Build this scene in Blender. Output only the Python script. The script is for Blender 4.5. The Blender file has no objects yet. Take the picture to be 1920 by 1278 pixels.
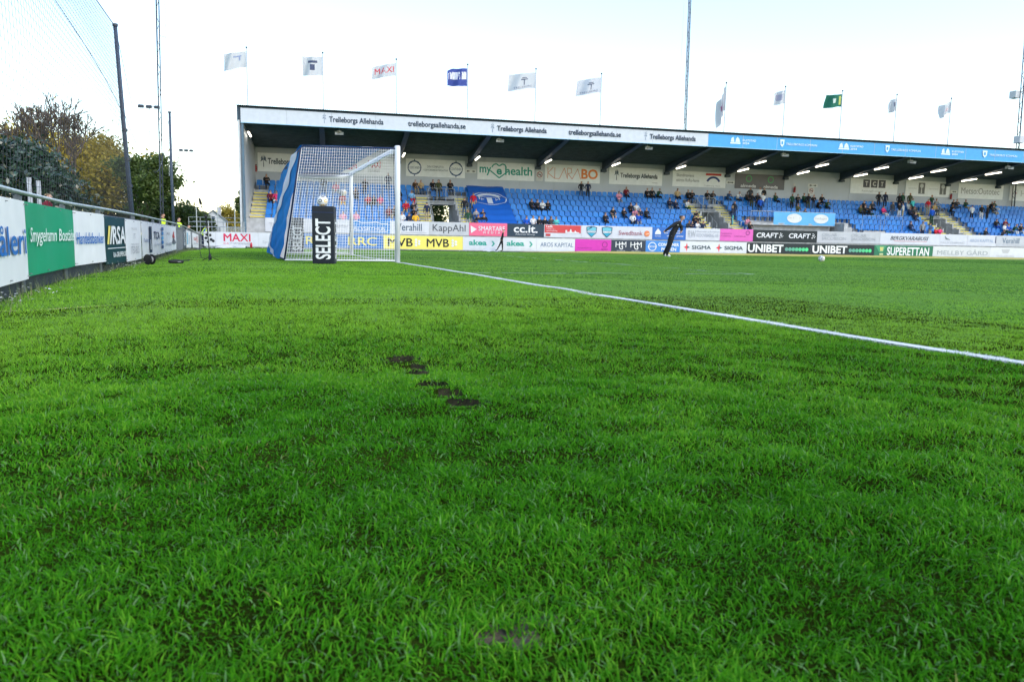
import bpy, bmesh, math, random
import numpy as np
from mathutils import Vector, Matrix
random.seed(7); rng = np.random.default_rng(7)
R_ = math.radians
S = bpy.context.scene
COL = S.collection

# ------------------------------------------------------------------ camera
F_PX, YAW, PITCH, ROLL = 1422.2, 0.346556, -0.130364, 0.019054
CAM = np.array([-3.4026, -20.8899, 0.5152])
_f = np.array([math.sin(YAW)*math.cos(PITCH), math.cos(YAW)*math.cos(PITCH), math.sin(PITCH)])
_r = np.array([math.cos(YAW), -math.sin(YAW), 0.0]); _u = np.cross(_r, _f)
_r2 = _r*math.cos(ROLL)+_u*math.sin(ROLL); _u2 = -_r*math.sin(ROLL)+_u*math.cos(ROLL)
cd = bpy.data.cameras.new('camera'); cam = bpy.data.objects.new('camera', cd); COL.objects.link(cam)
cd.sensor_width = 36; cd.lens = F_PX/1920*36; cd.clip_start = 0.05; cd.clip_end = 3000
cam.matrix_world = Matrix(((_r2[0], _u2[0], -_f[0], CAM[0]), (_r2[1], _u2[1], -_f[1], CAM[1]), (_r2[2], _u2[2], -_f[2], CAM[2]), (0, 0, 0, 1)))
cd.dof.use_dof = True; cd.dof.focus_distance = 7.0; cd.dof.aperture_fstop = 9.0
S.camera = cam

# ------------------------------------------------------------------ sky, sun, exposure
SUN_EL, SUN_AZ = R_(40), R_(150)          # azimuth measured from +Y towards +X
W = bpy.data.worlds.new('World'); S.world = W; W.use_nodes = True
wn = W.node_tree.nodes; wn.clear()
sky = wn.new('ShaderNodeTexSky'); sky.sky_type = 'NISHITA'; sky.sun_disc = False
sky.sun_elevation = SUN_EL; sky.sun_rotation = SUN_AZ; sky.air_density = 1.2; sky.dust_density = 0.8; sky.ozone_density = 0.0
bg = wn.new('ShaderNodeBackground'); bg.inputs[1].default_value = 0.15
wo = wn.new('ShaderNodeOutputWorld')
W.node_tree.links.new(sky.outputs[0], bg.inputs[0]); W.node_tree.links.new(bg.outputs[0], wo.inputs[0])
sd = bpy.data.lights.new('sun', 'SUN'); sd.energy = 0.5; sd.angle = R_(35); sd.color = (1, .92, .82)
sun = bpy.data.objects.new('sun', sd); COL.objects.link(sun)
_sd = Vector((math.sin(SUN_AZ)*math.cos(SUN_EL), math.cos(SUN_AZ)*math.cos(SUN_EL), math.sin(SUN_EL)))
sun.rotation_euler = _sd.to_track_quat('Z', 'Y').to_euler(); sun.location = (-30, 30, 40)
S.view_settings.view_transform = 'Standard'; S.view_settings.look = 'None'
S.view_settings.exposure = 1.3; S.view_settings.gamma = 1.0; S.view_settings.use_curve_mapping = False

# ------------------------------------------------------------------ pixel helpers (photo pixels, 1920 x 1278)
def ray(px, py): return _f + _r2*(px-960)/F_PX - _u2*(py-639)/F_PX
def project(P):
    d = np.asarray(P, float)-CAM; w = d@_f
    return 960+F_PX*(d@_r2)/w, 639-F_PX*(d@_u2)/w
def sstep(t): t = np.clip(t, 0, 1); return t*t*(3-2*t)
def gz(x, y):                                # height of the ground: the pitch falls to the far side and to the fence
    return -0.28*sstep((np.asarray(y)-7.0)/27.0) - 0.08*sstep((-np.asarray(x)-3.6)/1.6)
def ground_at(px, py):
    d = ray(px, py); z = 0.0
    for _ in range(60):
        t = (z-CAM[2])/d[2]; P = CAM+t*d; z = .5*z+.5*float(gz(P[0], P[1]))
    return P
TH = R_(-6.6)
SU = np.array([math.cos(TH), math.sin(TH), 0.0]); SV = np.array([-math.sin(TH), math.cos(TH), 0.0])
B0 = CAM+57.0*ray(800, 467.5); B0[2] = 0.0   # a point of the pitch-side boards; the stand's frame starts there
def st(u, v, z=0.0): return B0+SU*u+SV*v+np.array([0, 0, z])
def on_v(px, py, v):                         # photo pixel -> (u, z) on a plane of the stand
    d = ray(px, py); t = ((B0-CAM)@SV+v)/(d@SV); P = CAM+t*d
    return float((P-B0)@SU), float(P[2])

# ------------------------------------------------------------------ materials
MATS = {}
def mat(name, col, rough=.6, var=.08, scale=6.0, metal=0.0, bump=0.0, bscale=None, trans=0.0, emit=None, spec=.35, sheen=0.0):
    if name in MATS: return MATS[name]
    m = bpy.data.materials.new(name); m.use_nodes = True; nt = m.node_tree; N = nt.nodes; L = nt.links
    b = N['Principled BSDF']; b.inputs['Roughness'].default_value = rough; b.inputs['Metallic'].default_value = metal
    b.inputs['Specular IOR Level'].default_value = spec
    c = (*col, 1)
    if var > 0:
        tc = N.new('ShaderNodeTexCoord'); nz = N.new('ShaderNodeTexNoise'); nz.inputs['Scale'].default_value = scale; nz.inputs['Detail'].default_value = 5
        L.new(tc.outputs['Object'], nz.inputs['Vector'])
        rp = N.new('ShaderNodeValToRGB'); rp.color_ramp.elements[0].position = .3; rp.color_ramp.elements[1].position = .7
        rp.color_ramp.elements[0].color = tuple(max(0, x*(1-var)) for x in col)+(1,); rp.color_ramp.elements[1].color = tuple(min(1, x*(1+var)) for x in col)+(1,)
        L.new(nz.outputs['Fac'], rp.inputs[0]); L.new(rp.outputs[0], b.inputs['Base Color'])
        if bump > 0:
            n2 = N.new('ShaderNodeTexNoise'); n2.inputs['Scale'].default_value = bscale or scale*4; n2.inputs['Detail'].default_value = 4
            L.new(tc.outputs['Object'], n2.inputs['Vector'])
            bp = N.new('ShaderNodeBump'); bp.inputs['Strength'].default_value = bump; bp.inputs['Distance'].default_value = .02
            L.new(n2.outputs['Fac'], bp.inputs['Height']); L.new(bp.outputs[0], b.inputs['Normal'])
    else: b.inputs['Base Color'].default_value = c
    if emit: b.inputs['Emission Color'].default_value = (*emit[0], 1); b.inputs['Emission Strength'].default_value = emit[1]
    if trans > 0:
        tr = N.new('ShaderNodeBsdfTranslucent'); tr.inputs[0].default_value = c
        if var > 0: L.new(rp.outputs[0], tr.inputs[0])
        mx = N.new('ShaderNodeMixShader'); mx.inputs[0].default_value = trans
        L.new(b.outputs[0], mx.inputs[1]); L.new(tr.outputs[0], mx.inputs[2]); L.new(mx.outputs[0], N['Material Output'].inputs[0])
    MATS[name] = m; return m
def leaf_mat(name, lo, hi, rough=.5, trans=.35, spec=.4, patch=0.0, pscale=.5, patch_col=None):
    """leaves and blades: colour by the per-leaf attribute 'rnd', with broad drifts of tone"""
    m = bpy.data.materials.new(name); m.use_nodes = True; nt = m.node_tree; N = nt.nodes; L = nt.links
    b = N['Principled BSDF']; b.inputs['Roughness'].default_value = rough; b.inputs['Specular IOR Level'].default_value = spec
    at = N.new('ShaderNodeAttribute'); at.attribute_name = 'rnd'
    rp = N.new('ShaderNodeValToRGB'); rp.color_ramp.elements[0].color = (*lo, 1); rp.color_ramp.elements[1].color = (*hi, 1)
    L.new(at.outputs['Fac'], rp.inputs[0]); out = rp.outputs[0]
    if patch > 0:
        tc = N.new('ShaderNodeTexCoord'); nz = N.new('ShaderNodeTexNoise'); nz.inputs['Scale'].default_value = pscale; nz.inputs['Detail'].default_value = 3
        L.new(tc.outputs['Object'], nz.inputs['Vector'])
        r2 = N.new('ShaderNodeValToRGB'); r2.color_ramp.elements[0].position = .42; r2.color_ramp.elements[1].position = .68
        r2.color_ramp.elements[0].color = (0, 0, 0, 1); r2.color_ramp.elements[1].color = (patch, patch, patch, 1)
        L.new(nz.outputs['Fac'], r2.inputs[0])
        mx = N.new('ShaderNodeMix'); mx.data_type = 'RGBA'; mx.inputs['B'].default_value = (*patch_col, 1)
        L.new(r2.outputs[0], mx.inputs['Factor']); L.new(out, mx.inputs['A']); out = mx.outputs['Result']
    L.new(out, b.inputs['Base Color'])
    tr = N.new('ShaderNodeBsdfTranslucent'); L.new(out, tr.inputs[0])
    ms = N.new('ShaderNodeMixShader'); ms.inputs[0].default_value = trans
    L.new(b.outputs[0], ms.inputs[1]); L.new(tr.outputs[0], ms.inputs[2]); L.new(ms.outputs[0], N['Material Output'].inputs[0])
    MATS[name] = m; return m
def flat(col, rough=.55):                    # printed colours and cloth, made on demand
    return mat('print_%02x%02x%02x' % tuple(int(255*max(0, min(1, c))**(1/2.2)) for c in col), col, rough, var=.05, scale=3.0)
def srgb(r, g, b): return tuple(((c/255+.055)/1.055)**2.4 if c > 10 else c/255/12.92 for c in (r, g, b))

# ------------------------------------------------------------------ mesh building
class MB:
    def __init__(s): s.v = []; s.f = []; s.m = []
    def add(s, vs, fs, mi=0):
        o = len(s.v); s.v += [tuple(map(float, p)) for p in vs]; s.f += [tuple(i+o for i in f) for f in fs]; s.m += [mi]*len(fs); return s
    def box(s, x0, x1, y0, y1, z0, z1, mi=0):
        return s.add([(x0, y0, z0), (x1, y0, z0), (x1, y1, z0), (x0, y1, z0), (x0, y0, z1), (x1, y0, z1), (x1, y1, z1), (x0, y1, z1)],
                     [(0, 3, 2, 1), (4, 5, 6, 7), (0, 1, 5, 4), (1, 2, 6, 5), (2, 3, 7, 6), (3, 0, 4, 7)], mi)
    def hexa(s, P, mi=0):                    # 8 corners, bottom loop then top loop
        return s.add(P, [(0, 3, 2, 1), (4, 5, 6, 7), (0, 1, 5, 4), (1, 2, 6, 5), (2, 3, 7, 6), (3, 0, 4, 7)], mi)
    def tube(s, pts, r, n=8, cap=True, mi=0):
        pts = [Vector(p) for p in pts]; rs = r if isinstance(r, (list, tuple)) else [r]*len(pts)
        ring = []; up = None
        for i, p in enumerate(pts):
            d = (pts[min(i+1, len(pts)-1)]-pts[max(i-1, 0)]).normalized()
            if up is None: up = Vector((0, 0, 1)) if abs(d.z) < .9 else Vector((1, 0, 0))
            a = d.cross(up).normalized(); b = a.cross(d).normalized(); up = b
            ring.append([p+(a*math.cos(2*math.pi*k/n)+b*math.sin(2*math.pi*k/n))*rs[i] for k in range(n)])
        vs = [q for rr in ring for q in rr]; fs = []
        for i in range(len(pts)-1):
            for k in range(n): fs.append((i*n+k, i*n+(k+1) % n, (i+1)*n+(k+1) % n, (i+1)*n+k))
        if cap: fs += [tuple(range(n))[::-1], tuple((len(pts)-1)*n+k for k in range(n))]
        return s.add(vs, fs, mi)
    def lathe(s, prof, n=16, c=(0, 0, 0), mi=0):
        vs = []; fs = []
        for r, z in prof:
            for k in range(n): vs.append((c[0]+r*math.cos(2*math.pi*k/n), c[1]+r*math.sin(2*math.pi*k/n), c[2]+z))
        for i in range(len(prof)-1):
            for k in range(n): fs.append((i*n+k, i*n+(k+1) % n, (i+1)*n+(k+1) % n, (i+1)*n+k))
        return s.add(vs, fs, mi)
    def sheet(s, fn, nu, nv, mi=0):          # fn(a,b) -> point
        vs = [fn(i/nu, j/nv) for j in range(nv+1) for i in range(nu+1)]
        return s.add(vs, [(j*(nu+1)+i, j*(nu+1)+i+1, (j+1)*(nu+1)+i+1, (j+1)*(nu+1)+i) for j in range(nv) for i in range(nu)], mi)
    def mesh(s, name, mats=(), smooth=False):
        me = bpy.data.meshes.new(name); me.from_pydata(s.v, [], s.f)
        for m in mats: me.materials.append(m)
        if any(s.m): me.polygons.foreach_set('material_index', s.m)
        if smooth: me.polygons.foreach_set('use_smooth', [True]*len(s.f))
        me.update(); return me
def put(name, mesh, parent=None, loc=None, rz=None):
    o = bpy.data.objects.new(name, mesh); COL.objects.link(o)
    if parent: o.parent = parent
    if loc is not None: o.location = Vector([float(c) for c in loc])
    if rz is not None: o.rotation_euler = (0, 0, rz)
    return o
def obj(name, mb, m, parent=None, loc=None, rz=None, smooth=False):
    return put(name, mb.mesh(name, m if isinstance(m, (list, tuple)) else [m], smooth), parent, loc, rz)
def empty(name, loc, rz=0.0): return put(name, None, None, loc, rz)
def tag(o, label, cat, group=None):
    o['label'] = label; o['category'] = cat
    if group: o['group'] = group
    return o
def structure(o): o['kind'] = 'structure'; return o
def stuff(o): o['kind'] = 'stuff'; return o
def np_mesh(name, V, nper, faces_per, m, rnd=None, smooth=False):
    """many identical little pieces: V (n*nper,3); faces_per list of index tuples within a piece"""
    n = len(V)//nper; me = bpy.data.meshes.new(name)
    tot = []; start = []; k = 0; loops = []
    base = (np.arange(n)*nper)[:, None]
    lens = [len(f) for f in faces_per]; flat_idx = np.concatenate([np.array(f) for f in faces_per])
    loops = (base+flat_idx[None, :]).ravel().astype(np.int32)
    ls = np.tile(np.array(lens, np.int32), n); starts = np.concatenate([[0], np.cumsum(ls)[:-1]]).astype(np.int32)
    me.vertices.add(len(V)); me.vertices.foreach_set('co', V.astype(np.float32).ravel())
    me.loops.add(len(loops)); me.loops.foreach_set('vertex_index', loops)
    me.polygons.add(len(ls)); me.polygons.foreach_set('loop_start', starts); me.polygons.foreach_set('loop_total', ls)
    if smooth: me.polygons.foreach_set('use_smooth', np.ones(len(ls), bool))
    if rnd is not None:
        a = me.attributes.new('rnd', 'FLOAT', 'POINT'); a.data.foreach_set('value', np.repeat(rnd, nper).astype(np.float32))
    me.update(calc_edges=True); me.materials.append(m); return me
def vnoise(x, y, seed=0):
    """smooth value noise on numpy arrays"""
    xi = np.floor(x).astype(np.int64); yi = np.floor(y).astype(np.int64); fx = sstep(x-xi); fy = sstep(y-yi)
    def h(a, b):
        n = (a*374761393+b*668265263+seed*1442695041) & 0x7fffffff
        n = ((n ^ (n >> 13))*1274126177) & 0x7fffffff
        return ((n ^ (n >> 16)) & 0xffff)/65535.0
    return (h(xi, yi)*(1-fx)+h(xi+1, yi)*fx)*(1-fy)+(h(xi, yi+1)*(1-fx)+h(xi+1, yi+1)*fx)*fy

# ------------------------------------------------------------------ lettering
_TX = {}
def text_mesh(txt, bold=0.0, shear=0.0):
    k = (txt, bold, shear)
    if k in _TX: return _TX[k]
    c = bpy.data.curves.new('lettering', 'FONT'); c.body = txt; c.offset = 0.0 if 'M' in txt else bold; c.shear = shear; c.resolution_u = 3
    o = bpy.data.objects.new('lettering_source', c); COL.objects.link(o)
    bpy.context.view_layer.update()
    dg = bpy.context.evaluated_depsgraph_get(); me = bpy.data.meshes.new_from_object(o.evaluated_get(dg))
    v = np.array([p.co[:] for p in me.vertices]); f = [tuple(p.vertices) for p in me.polygons]
    bpy.data.objects.remove(o); bpy.data.curves.remove(c); bpy.data.meshes.remove(me)
    dep = np.zeros(len(v))
    if bold and 'M' in txt:                    # thicken by close copies: the font's own offset closes up the letter M
        n0 = len(v); f0 = list(f); v0 = v.copy(); sh_ = [(1.1, 0), (-1.1, 0), (0, .9), (0, -.9)]
        for k, (dx, dy) in enumerate(sh_):
            w = v0.copy(); w[:, 0] += dx*bold; w[:, 1] += dy*bold; v = np.vstack([v, w]); f += [tuple(i+n0*(k+1) for i in q) for q in f0]; dep = np.concatenate([dep, np.full(n0, .0006*(k+1))])
    v[:, :2] -= v[:, :2].min(0); v[:, :2] /= np.maximum(v[:, :2].max(0), 1e-6)
    _TX[k] = (v[:, 0], v[:, 1], f, dep); return _TX[k]
def wave_fn(amp, seed):
    r = random.Random(seed); ph = [r.uniform(0, 6.28) for _ in range(6)]
    def w(x, z): return amp*(math.sin(x*2.1+ph[0])*.6+math.sin(x*4.7+z*2.3+ph[1])*.35+math.sin(z*5.2-x*1.3+ph[2])*.3+math.sin((x+z)*8.1+ph[3])*.15)
    return w
_sign_no = [0]
def sign(name, label, cat, A, B, z0, z1, col, items=(), thick=.03, amp=0.0, group=None, parent=None, rough=.5, base_mat=None, skew=0.0):
    """a board or banner between ground points A and B (left to right for the viewer), z0..z1; items are printed on its face.
    skew: the top edge's rise along the length (none for most)"""
    _sign_no[0] += 1
    A = np.array(A, float); B = np.array(B, float); d = B-A; L = float(np.hypot(d[0], d[1])); H = z1-z0; rz = math.atan2(d[1], d[0])
    w = wave_fn(amp, _sign_no[0]) if amp else (lambda x, z: 0.0)
    dz = float(d[2]) if len(d) > 2 else 0.0
    mb = MB()
    if amp:
        nu = max(2, int(L/.18)); nv = max(2, int(H/.18))
        mb.sheet(lambda a, b: (a*L, w(a*L, b*H), b*H+dz*a), nu, nv)
        mb.sheet(lambda a, b: ((1-a)*L, w((1-a)*L, b*H)+thick*.3, b*H+dz*(1-a)), nu, nv)
    else: mb.hexa([(0, 0, 0), (L, 0, dz), (L, thick, dz), (0, thick, 0), (0, 0, H), (L, 0, H+dz), (L, thick, H+dz), (0, thick, H)])
    o = obj(name, mb, base_mat or flat(col, rough), parent, (A[0], A[1], z0), rz, smooth=bool(amp))
    tag(o, label, cat, group)
    def place(xs, zs, fs, color, nm, lift, dep=None):
        m = MB(); m.v = [(x, w(x, z)-lift-e_, z+dz*x/L) for x, z, e_ in zip(xs, zs, dep if dep is not None else [0]*len(xs))]; m.f = fs; m.m = [0]*len(fs)
        obj(nm, m, flat(color), o)
    k = 0
    for it in items:
        k += 1; lift = .006+.002*k+amp*.8
        if it[0] == 't':
            _, txt, cx, cz, tw, th, c = it[:7]; bold = it[7] if len(it) > 7 else 0; sh = it[8] if len(it) > 8 else 0; rot = it[9] if len(it) > 9 else 0
            x, y, f, dep = text_mesh(txt, bold, sh)
            if rot: xs = cx*L-(y-.5)*tw*L; zs = cz*H+(x-.5)*th*H       # reads upwards
            else: xs = (cx-tw/2)*L+x*tw*L; zs = (cz-th/2)*H+y*th*H
            place(list(xs), list(zs), f, c, 'lettering', lift, dep)
        elif it[0] == 'rect':
            _, a, b, c2, d2, c = it; place([a*L, c2*L, c2*L, a*L], [b*H, b*H, d2*H, d2*H], [(0, 1, 2, 3)], c, 'printed_panel', lift)
        elif it[0] == 'poly':
            _, P, c = it; place([p[0]*L for p in P], [p[1]*H for p in P], [tuple(range(len(P)))], c, 'emblem', lift)
        elif it[0] == 'disc':
            _, cx, cz, rx, rz_, c = it; n = 24
            place([cx*L+rx*H*math.cos(6.2832*i/n) for i in range(n)], [cz*H+rz_*H*math.sin(6.2832*i/n) for i in range(n)], [tuple(range(n))], c, 'emblem', lift)
        elif it[0] == 'ring':
            _, cx, cz, r0, r1, c = it[:6]; a0, a1 = it[6:8] if len(it) > 6 else (0, 6.2832); n = 28
            xs = []; zs = []
            for i in range(n+1):
                t = a0+(a1-a0)*i/n; xs += [cx*L+r0*H*math.cos(t), cx*L+r1*H*math.cos(t)]; zs += [cz*H+r0*H*math.sin(t), cz*H+r1*H*math.sin(t)]
            place(xs, zs, [(2*i, 2*i+1, 2*i+3, 2*i+2) for i in range(n)], c, 'emblem', lift)
        elif it[0] == 'line':
            _, P, wd, c = it
            xs = []; zs = []; fs = []
            for (xa, za), (xb, zb) in zip(P[:-1], P[1:]):
                xa, xb, za, zb = xa*L, xb*L, za*H, zb*H; q = math.hypot(xb-xa, zb-za) or 1; nx, nz = -(zb-za)/q*wd*H/2, (xb-xa)/q*wd*H/2
                i = len(xs); xs += [xa+nx, xb+nx, xb-nx, xa-nx]; zs += [za+nz, zb+nz, zb-nz, za-nz]; fs.append((i+3, i+2, i+1, i))
            place(xs, zs, fs, c, 'emblem', lift)
    return o
# ================================================================== ground and pitch
M_GROUND = mat('soil_turf', (.018, .030, .004), 1.0, .35, 1.7, bump=.4, bscale=40, spec=.0)
M_SOIL = mat('bare_soil', (.034, .032, .018), .95, .5, 20, bump=.8, bscale=60, spec=.05)
def axis_pts(lo, hi, fine_lo, fine_hi, step):
    a = list(np.arange(fine_lo, fine_hi+1e-6, step)); k = fine_lo
    while k > lo: k -= step*2+(fine_lo-k)*.6; a.insert(0, max(k, lo))
    k = fine_hi
    while k < hi: k += step*2+(k-fine_hi)*.6; a.append(min(k, hi))
    return np.array(a)
FENCE = [(-5.16, -17.5), (-5.26, -14.4), (-5.34, -13.3), (-5.42, -11.9), (-5.52, -9.3), (-5.42, -7.2), (-5.33, -3.7), (-5.33, .2), (-5.36, 4.5), (-5.40, 9.5), (-5.52, 22), (-5.72, 36.2)]
FX = np.array([p[0] for p in FENCE]); FY = np.array([p[1] for p in FENCE])
def fence_x(y): return np.interp(y, FY, FX)
DIVOTS = [(752, 667, 48, 9), (777, 680, 42, 7), (783, 692, 44, 8), (812, 717, 50, 12), (842, 732, 46, 10), (868, 747, 56, 13)]
DIV = []                                       # (x, y, half length, half depth) of the stud-plate slots, lying across the view
for px, py, w_, h_ in DIVOTS:
    P = ground_at(px, py+h_*.3); Q = ground_at(px+w_/2, py+h_*.3); DIV.append((P[0], P[1], 1.15*math.hypot(Q[0]-P[0], Q[1]-P[1]), .047))
_B = ground_at(940, 1195); BARE = [(_B[0], _B[1], .050, .024)]
def pit(x, y, c): dx, dy = x-c[0], y-c[1]; a = dx*_r[0]+dy*_r[1]; b = dx*-_r[1]+dy*_r[0]; return 1-np.abs(a/c[2])**3-(b/c[3])**2
def local_z(x, y):                           # small unevenness of the turf, and the pits
    x = np.asarray(x, float); y = np.asarray(y, float)
    k = 1-.90*sstep((y+19.6)/4.0); k = k*(1-.8*sstep(1-np.abs(x)/.35))      # the run-off behind the line is rougher than the mown pitch
    z = gz(x, y)+.012*(vnoise(x*1.3, y*1.3, 3)-.5)+k*(.020*(vnoise(x*4.1, y*4.1, 4)-.5)+.022*(vnoise(x*8.7, y*8.7, 6)-.5))
    for c in DIV: z = z-.075*np.clip(1.6*(pit(x, y, c)+.30), 0, 1)
    for c in BARE: z = z-.010*np.clip(pit(x, y, c)+.2, 0, 1)
    return z
gx = axis_pts(-700, 900, -14, 70, 1.0); gy = axis_pts(-300, 1200, -26, 56, 1.0)
XX, YY = np.meshgrid(gx, gy); ZZ = gz(XX, YY)-.02
mb = MB(); nx = len(gx)
mb.v = [tuple(p) for p in np.stack([XX.ravel(), YY.ravel(), ZZ.ravel()], -1)]
fs = []
for j in range(len(gy)-1):
    for i in range(nx-1):
        # the square under the near turf is left to the finer sheet below
        if gx[i] >= -6 and gx[i+1] <= 2 and gy[j] >= -22 and gy[j+1] <= -14: continue
        fs.append((j*nx+i, j*nx+i+1, (j+1)*nx+i+1, (j+1)*nx+i))
mb.f = fs; mb.m = [0]*len(fs)
structure(obj('ground', mb, mat('turf_thatch', (.035, .11, .010), .95, .35, 1.7, bump=.4, bscale=40, spec=.03), smooth=True))
nx_ = np.linspace(-6, 2, 201); ny_ = np.linspace(-22, -14, 201)
XX, YY = np.meshgrid(nx_, ny_); edge = np.minimum(np.minimum(XX+6, 2-XX), np.minimum(YY+22, -14-YY)); k = np.clip(edge/.3, 0, 1)
ZZ = (local_z(XX, YY)-.004)*k+(gz(XX, YY)-.02)*(1-k)
bare = np.zeros_like(XX)
for c in DIV: bare = np.where(pit(XX, YY, c) > -.3, 1, bare)
for c in BARE: bare = np.where(pit(XX, YY, c) > -.8, 2, bare)
n = len(nx_); idx = np.arange(n*n).reshape(n, n)
quads = np.stack([idx[:-1, :-1], idx[:-1, 1:], idx[1:, 1:], idx[1:, :-1]], -1).reshape(-1, 4)
me = bpy.data.meshes.new('pitch_turf'); me.vertices.add(n*n); me.vertices.foreach_set('co', np.stack([XX, YY, ZZ], -1).astype(np.float32).ravel())
me.loops.add(quads.size); me.loops.foreach_set('vertex_index', quads.ravel().astype(np.int32)); me.polygons.add(len(quads))
me.polygons.foreach_set('loop_start', (np.arange(len(quads))*4).astype(np.int32)); me.polygons.foreach_set('loop_total', np.full(len(quads), 4, np.int32))
me.materials.append(M_GROUND); me.materials.append(M_SOIL); me.materials.append(mat('sandy_soil', (.115, .092, .066), .95, .4, 30, bump=.9, bscale=90, spec=.05))
me.polygons.foreach_set('material_index', bare[:-1, :-1].reshape(-1).astype(np.int32)); me.update(calc_edges=True)
structure(put('pitch_turf', me))

# ------------------------------------------------------------------ grass, blade by blade
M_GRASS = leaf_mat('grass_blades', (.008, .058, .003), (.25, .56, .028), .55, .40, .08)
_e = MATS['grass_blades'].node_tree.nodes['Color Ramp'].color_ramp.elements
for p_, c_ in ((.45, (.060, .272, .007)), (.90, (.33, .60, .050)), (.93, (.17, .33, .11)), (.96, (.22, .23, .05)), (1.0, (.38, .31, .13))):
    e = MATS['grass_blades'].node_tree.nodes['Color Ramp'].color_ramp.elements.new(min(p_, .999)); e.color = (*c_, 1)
M_PAINT = leaf_mat('white_line_paint', (.55, .58, .58), (.84, .86, .86), .7, .12, .1)
M_WORN = leaf_mat('worn_line_paint', (.22, .34, .20), (.48, .56, .46), .7, .15, .1)
def fwd_uv(x, y):
    dx, dy = x-CAM[0], y-CAM[1]; return np.hypot(dx, dy), np.degrees(np.arctan2(dx, dy))-math.degrees(YAW)
LINES = [('goal_line', 'x', 0.0, -24, 36, .062, .97), ('goal_area_line', 'y', -9.16, .06, 5.56, .06, .42), ('goal_area_line', 'x', 5.5, -9.22, 9.22, .06, .62),
         ('goal_area_line', 'y', 9.16, .06, 5.44, .06, .25), ('penalty_area_line', 'x', 16.5, -20.2, 20.2, .06, .22), ('penalty_area_line', 'y', 20.16, .06, 16.4, .06, .15)]
def line_mask(x, y):
    """index+1 of the painted line a blade stands in, 0 for none"""
    out = np.zeros(len(x), int)
    for i, (nm, ax, c, a, b, hw, cov) in enumerate(LINES):
        p, q = (x, y) if ax == 'x' else (y, x)
        wob = .018*(vnoise(q*3.1, q*0+i, 9)-.5)
        m = (np.abs(p-c+wob) < hw) & (q > a) & (q < b) & (rng.random(len(x)) < cov)*1 & ((vnoise(q*2.3, q*0+5+i, 8) < cov+.25))
        out[(m > 0) & (out == 0)] = i+1
    return out
def scatter(d0, d1, dens, half=39.0):
    n = int(math.radians(2*half)/2*(d1*d1-d0*d0)*dens)
    d = np.sqrt(rng.uniform(d0*d0, d1*d1, n)); a = np.radians(rng.uniform(-half, half, n))+YAW
    x = CAM[0]+d*np.sin(a); y = CAM[1]+d*np.cos(a)
    vv = (np.stack([x, y, np.zeros(n)], -1)-B0)@SV
    k = (x > fence_x(y)+.02) & (vv < -1.1)
    return x[k], y[k]
def blades(x, y, hmin, hmax, wid, seg, seed):
    n = len(x)
    clump = vnoise(x*9, y*9, seed)*.5+vnoise(x*23, y*23, seed+1)*.5          # tufts
    broad = vnoise(x*.9, y*.9, seed+2)*.5+vnoise(x*2.7, y*2.7, seed+3)*.5
    inside = x > 0
    near = np.zeros(n)
    for c in DIV: near = np.maximum(near, np.clip(pit(x, y, c)*6, 0, .985))
    for c in BARE: near = np.maximum(near, np.clip(pit(x, y, c)*1.1, 0, .9))
    keep = (rng.random(n) > near) & (rng.random(n) < np.where(y > -18.6, .68, .42)+.9*clump)
    x, y, clump, broad, inside = x[keep], y[keep], clump[keep], broad[keep], inside[keep]; n = len(x)
    h = (hmin+(hmax-hmin)*rng.random(n)**1.3)*(.45+.9*clump)*(.8+.4*broad)*np.where(inside, .72, 1)
    for c in DIV:                              # trodden short on the side the studs came from
        dx, dy = x-c[0], y-c[1]; a = dx*_r[0]+dy*_r[1]; b = dx*-_r[1]+dy*_r[0]; h = np.where((np.abs(a) < c[2]*1.05) & (b < 0) & (b > -.12), h*.42, h)
    lean_a = 6.2832*(vnoise(x*6.3, y*6.3, seed+5)*2.0)+rng.normal(0, 1.7, n)
    lean = np.clip(rng.normal(.95, .5, n), .05, 1.9)
    tx, ty = np.cos(lean_a), np.sin(lean_a)
    wa = rng.uniform(0, 6.2832, n); wx, wy = np.cos(wa), np.sin(wa)
    w = wid*rng.uniform(.7, 1.25, n)
    z0 = local_z(x, y)-.006
    P0 = np.stack([x, y, z0], -1); Wd = np.stack([wx, wy, np.zeros(n)], -1)*(w/2)[:, None]
    T = np.stack([tx, ty, np.zeros(n)], -1)
    def at(t): return P0+np.stack([np.zeros(n), np.zeros(n), h*t*(1-.28*lean*t)], -1)+T*(h*lean*t*t)[:, None]
    rnd = np.clip(.10+.30*rng.random(n)+.28*broad+.20*(vnoise(x*.33, y*.33, 77)-.3)+np.where(inside, .20, 0.0)+.38*sstep((y+19.2)/4.5)+.10*(clump-.5), 0, .92)  # blades lighter and yellower further off: sunlit tips put into the tone
    straw = rng.random(n); dry = vnoise(x*1.1+40, y*1.1, 31); rnd = np.where(straw < .0025+.06*np.clip(dry-.74, 0, 1)*3, .955, rnd); rnd = np.where(straw < .0012, 1, rnd); rnd = np.where((straw > .94) & (rnd < .9), .93, rnd)
    if seg == 2:
        V = np.stack([P0-Wd, P0+Wd, at(.55)+Wd*.9, at(.55)-Wd*.9, at(1.0)], 1).reshape(-1, 3); return V, 5, [(0, 1, 2, 3), (3, 2, 4)], rnd, x, y
    if seg == 0: return np.stack([P0-Wd, P0+Wd, at(1.0)], 1).reshape(-1, 3), 3, [(0, 1, 2)], rnd, x, y
    V = np.stack([P0-Wd, P0+Wd, at(1.0)+Wd*.25, at(1.0)-Wd*.25], 1).reshape(-1, 3); return V, 4, [(0, 1, 2, 3)], rnd, x, y
line_bits = {i: [] for i in range(len(LINES))}
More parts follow.
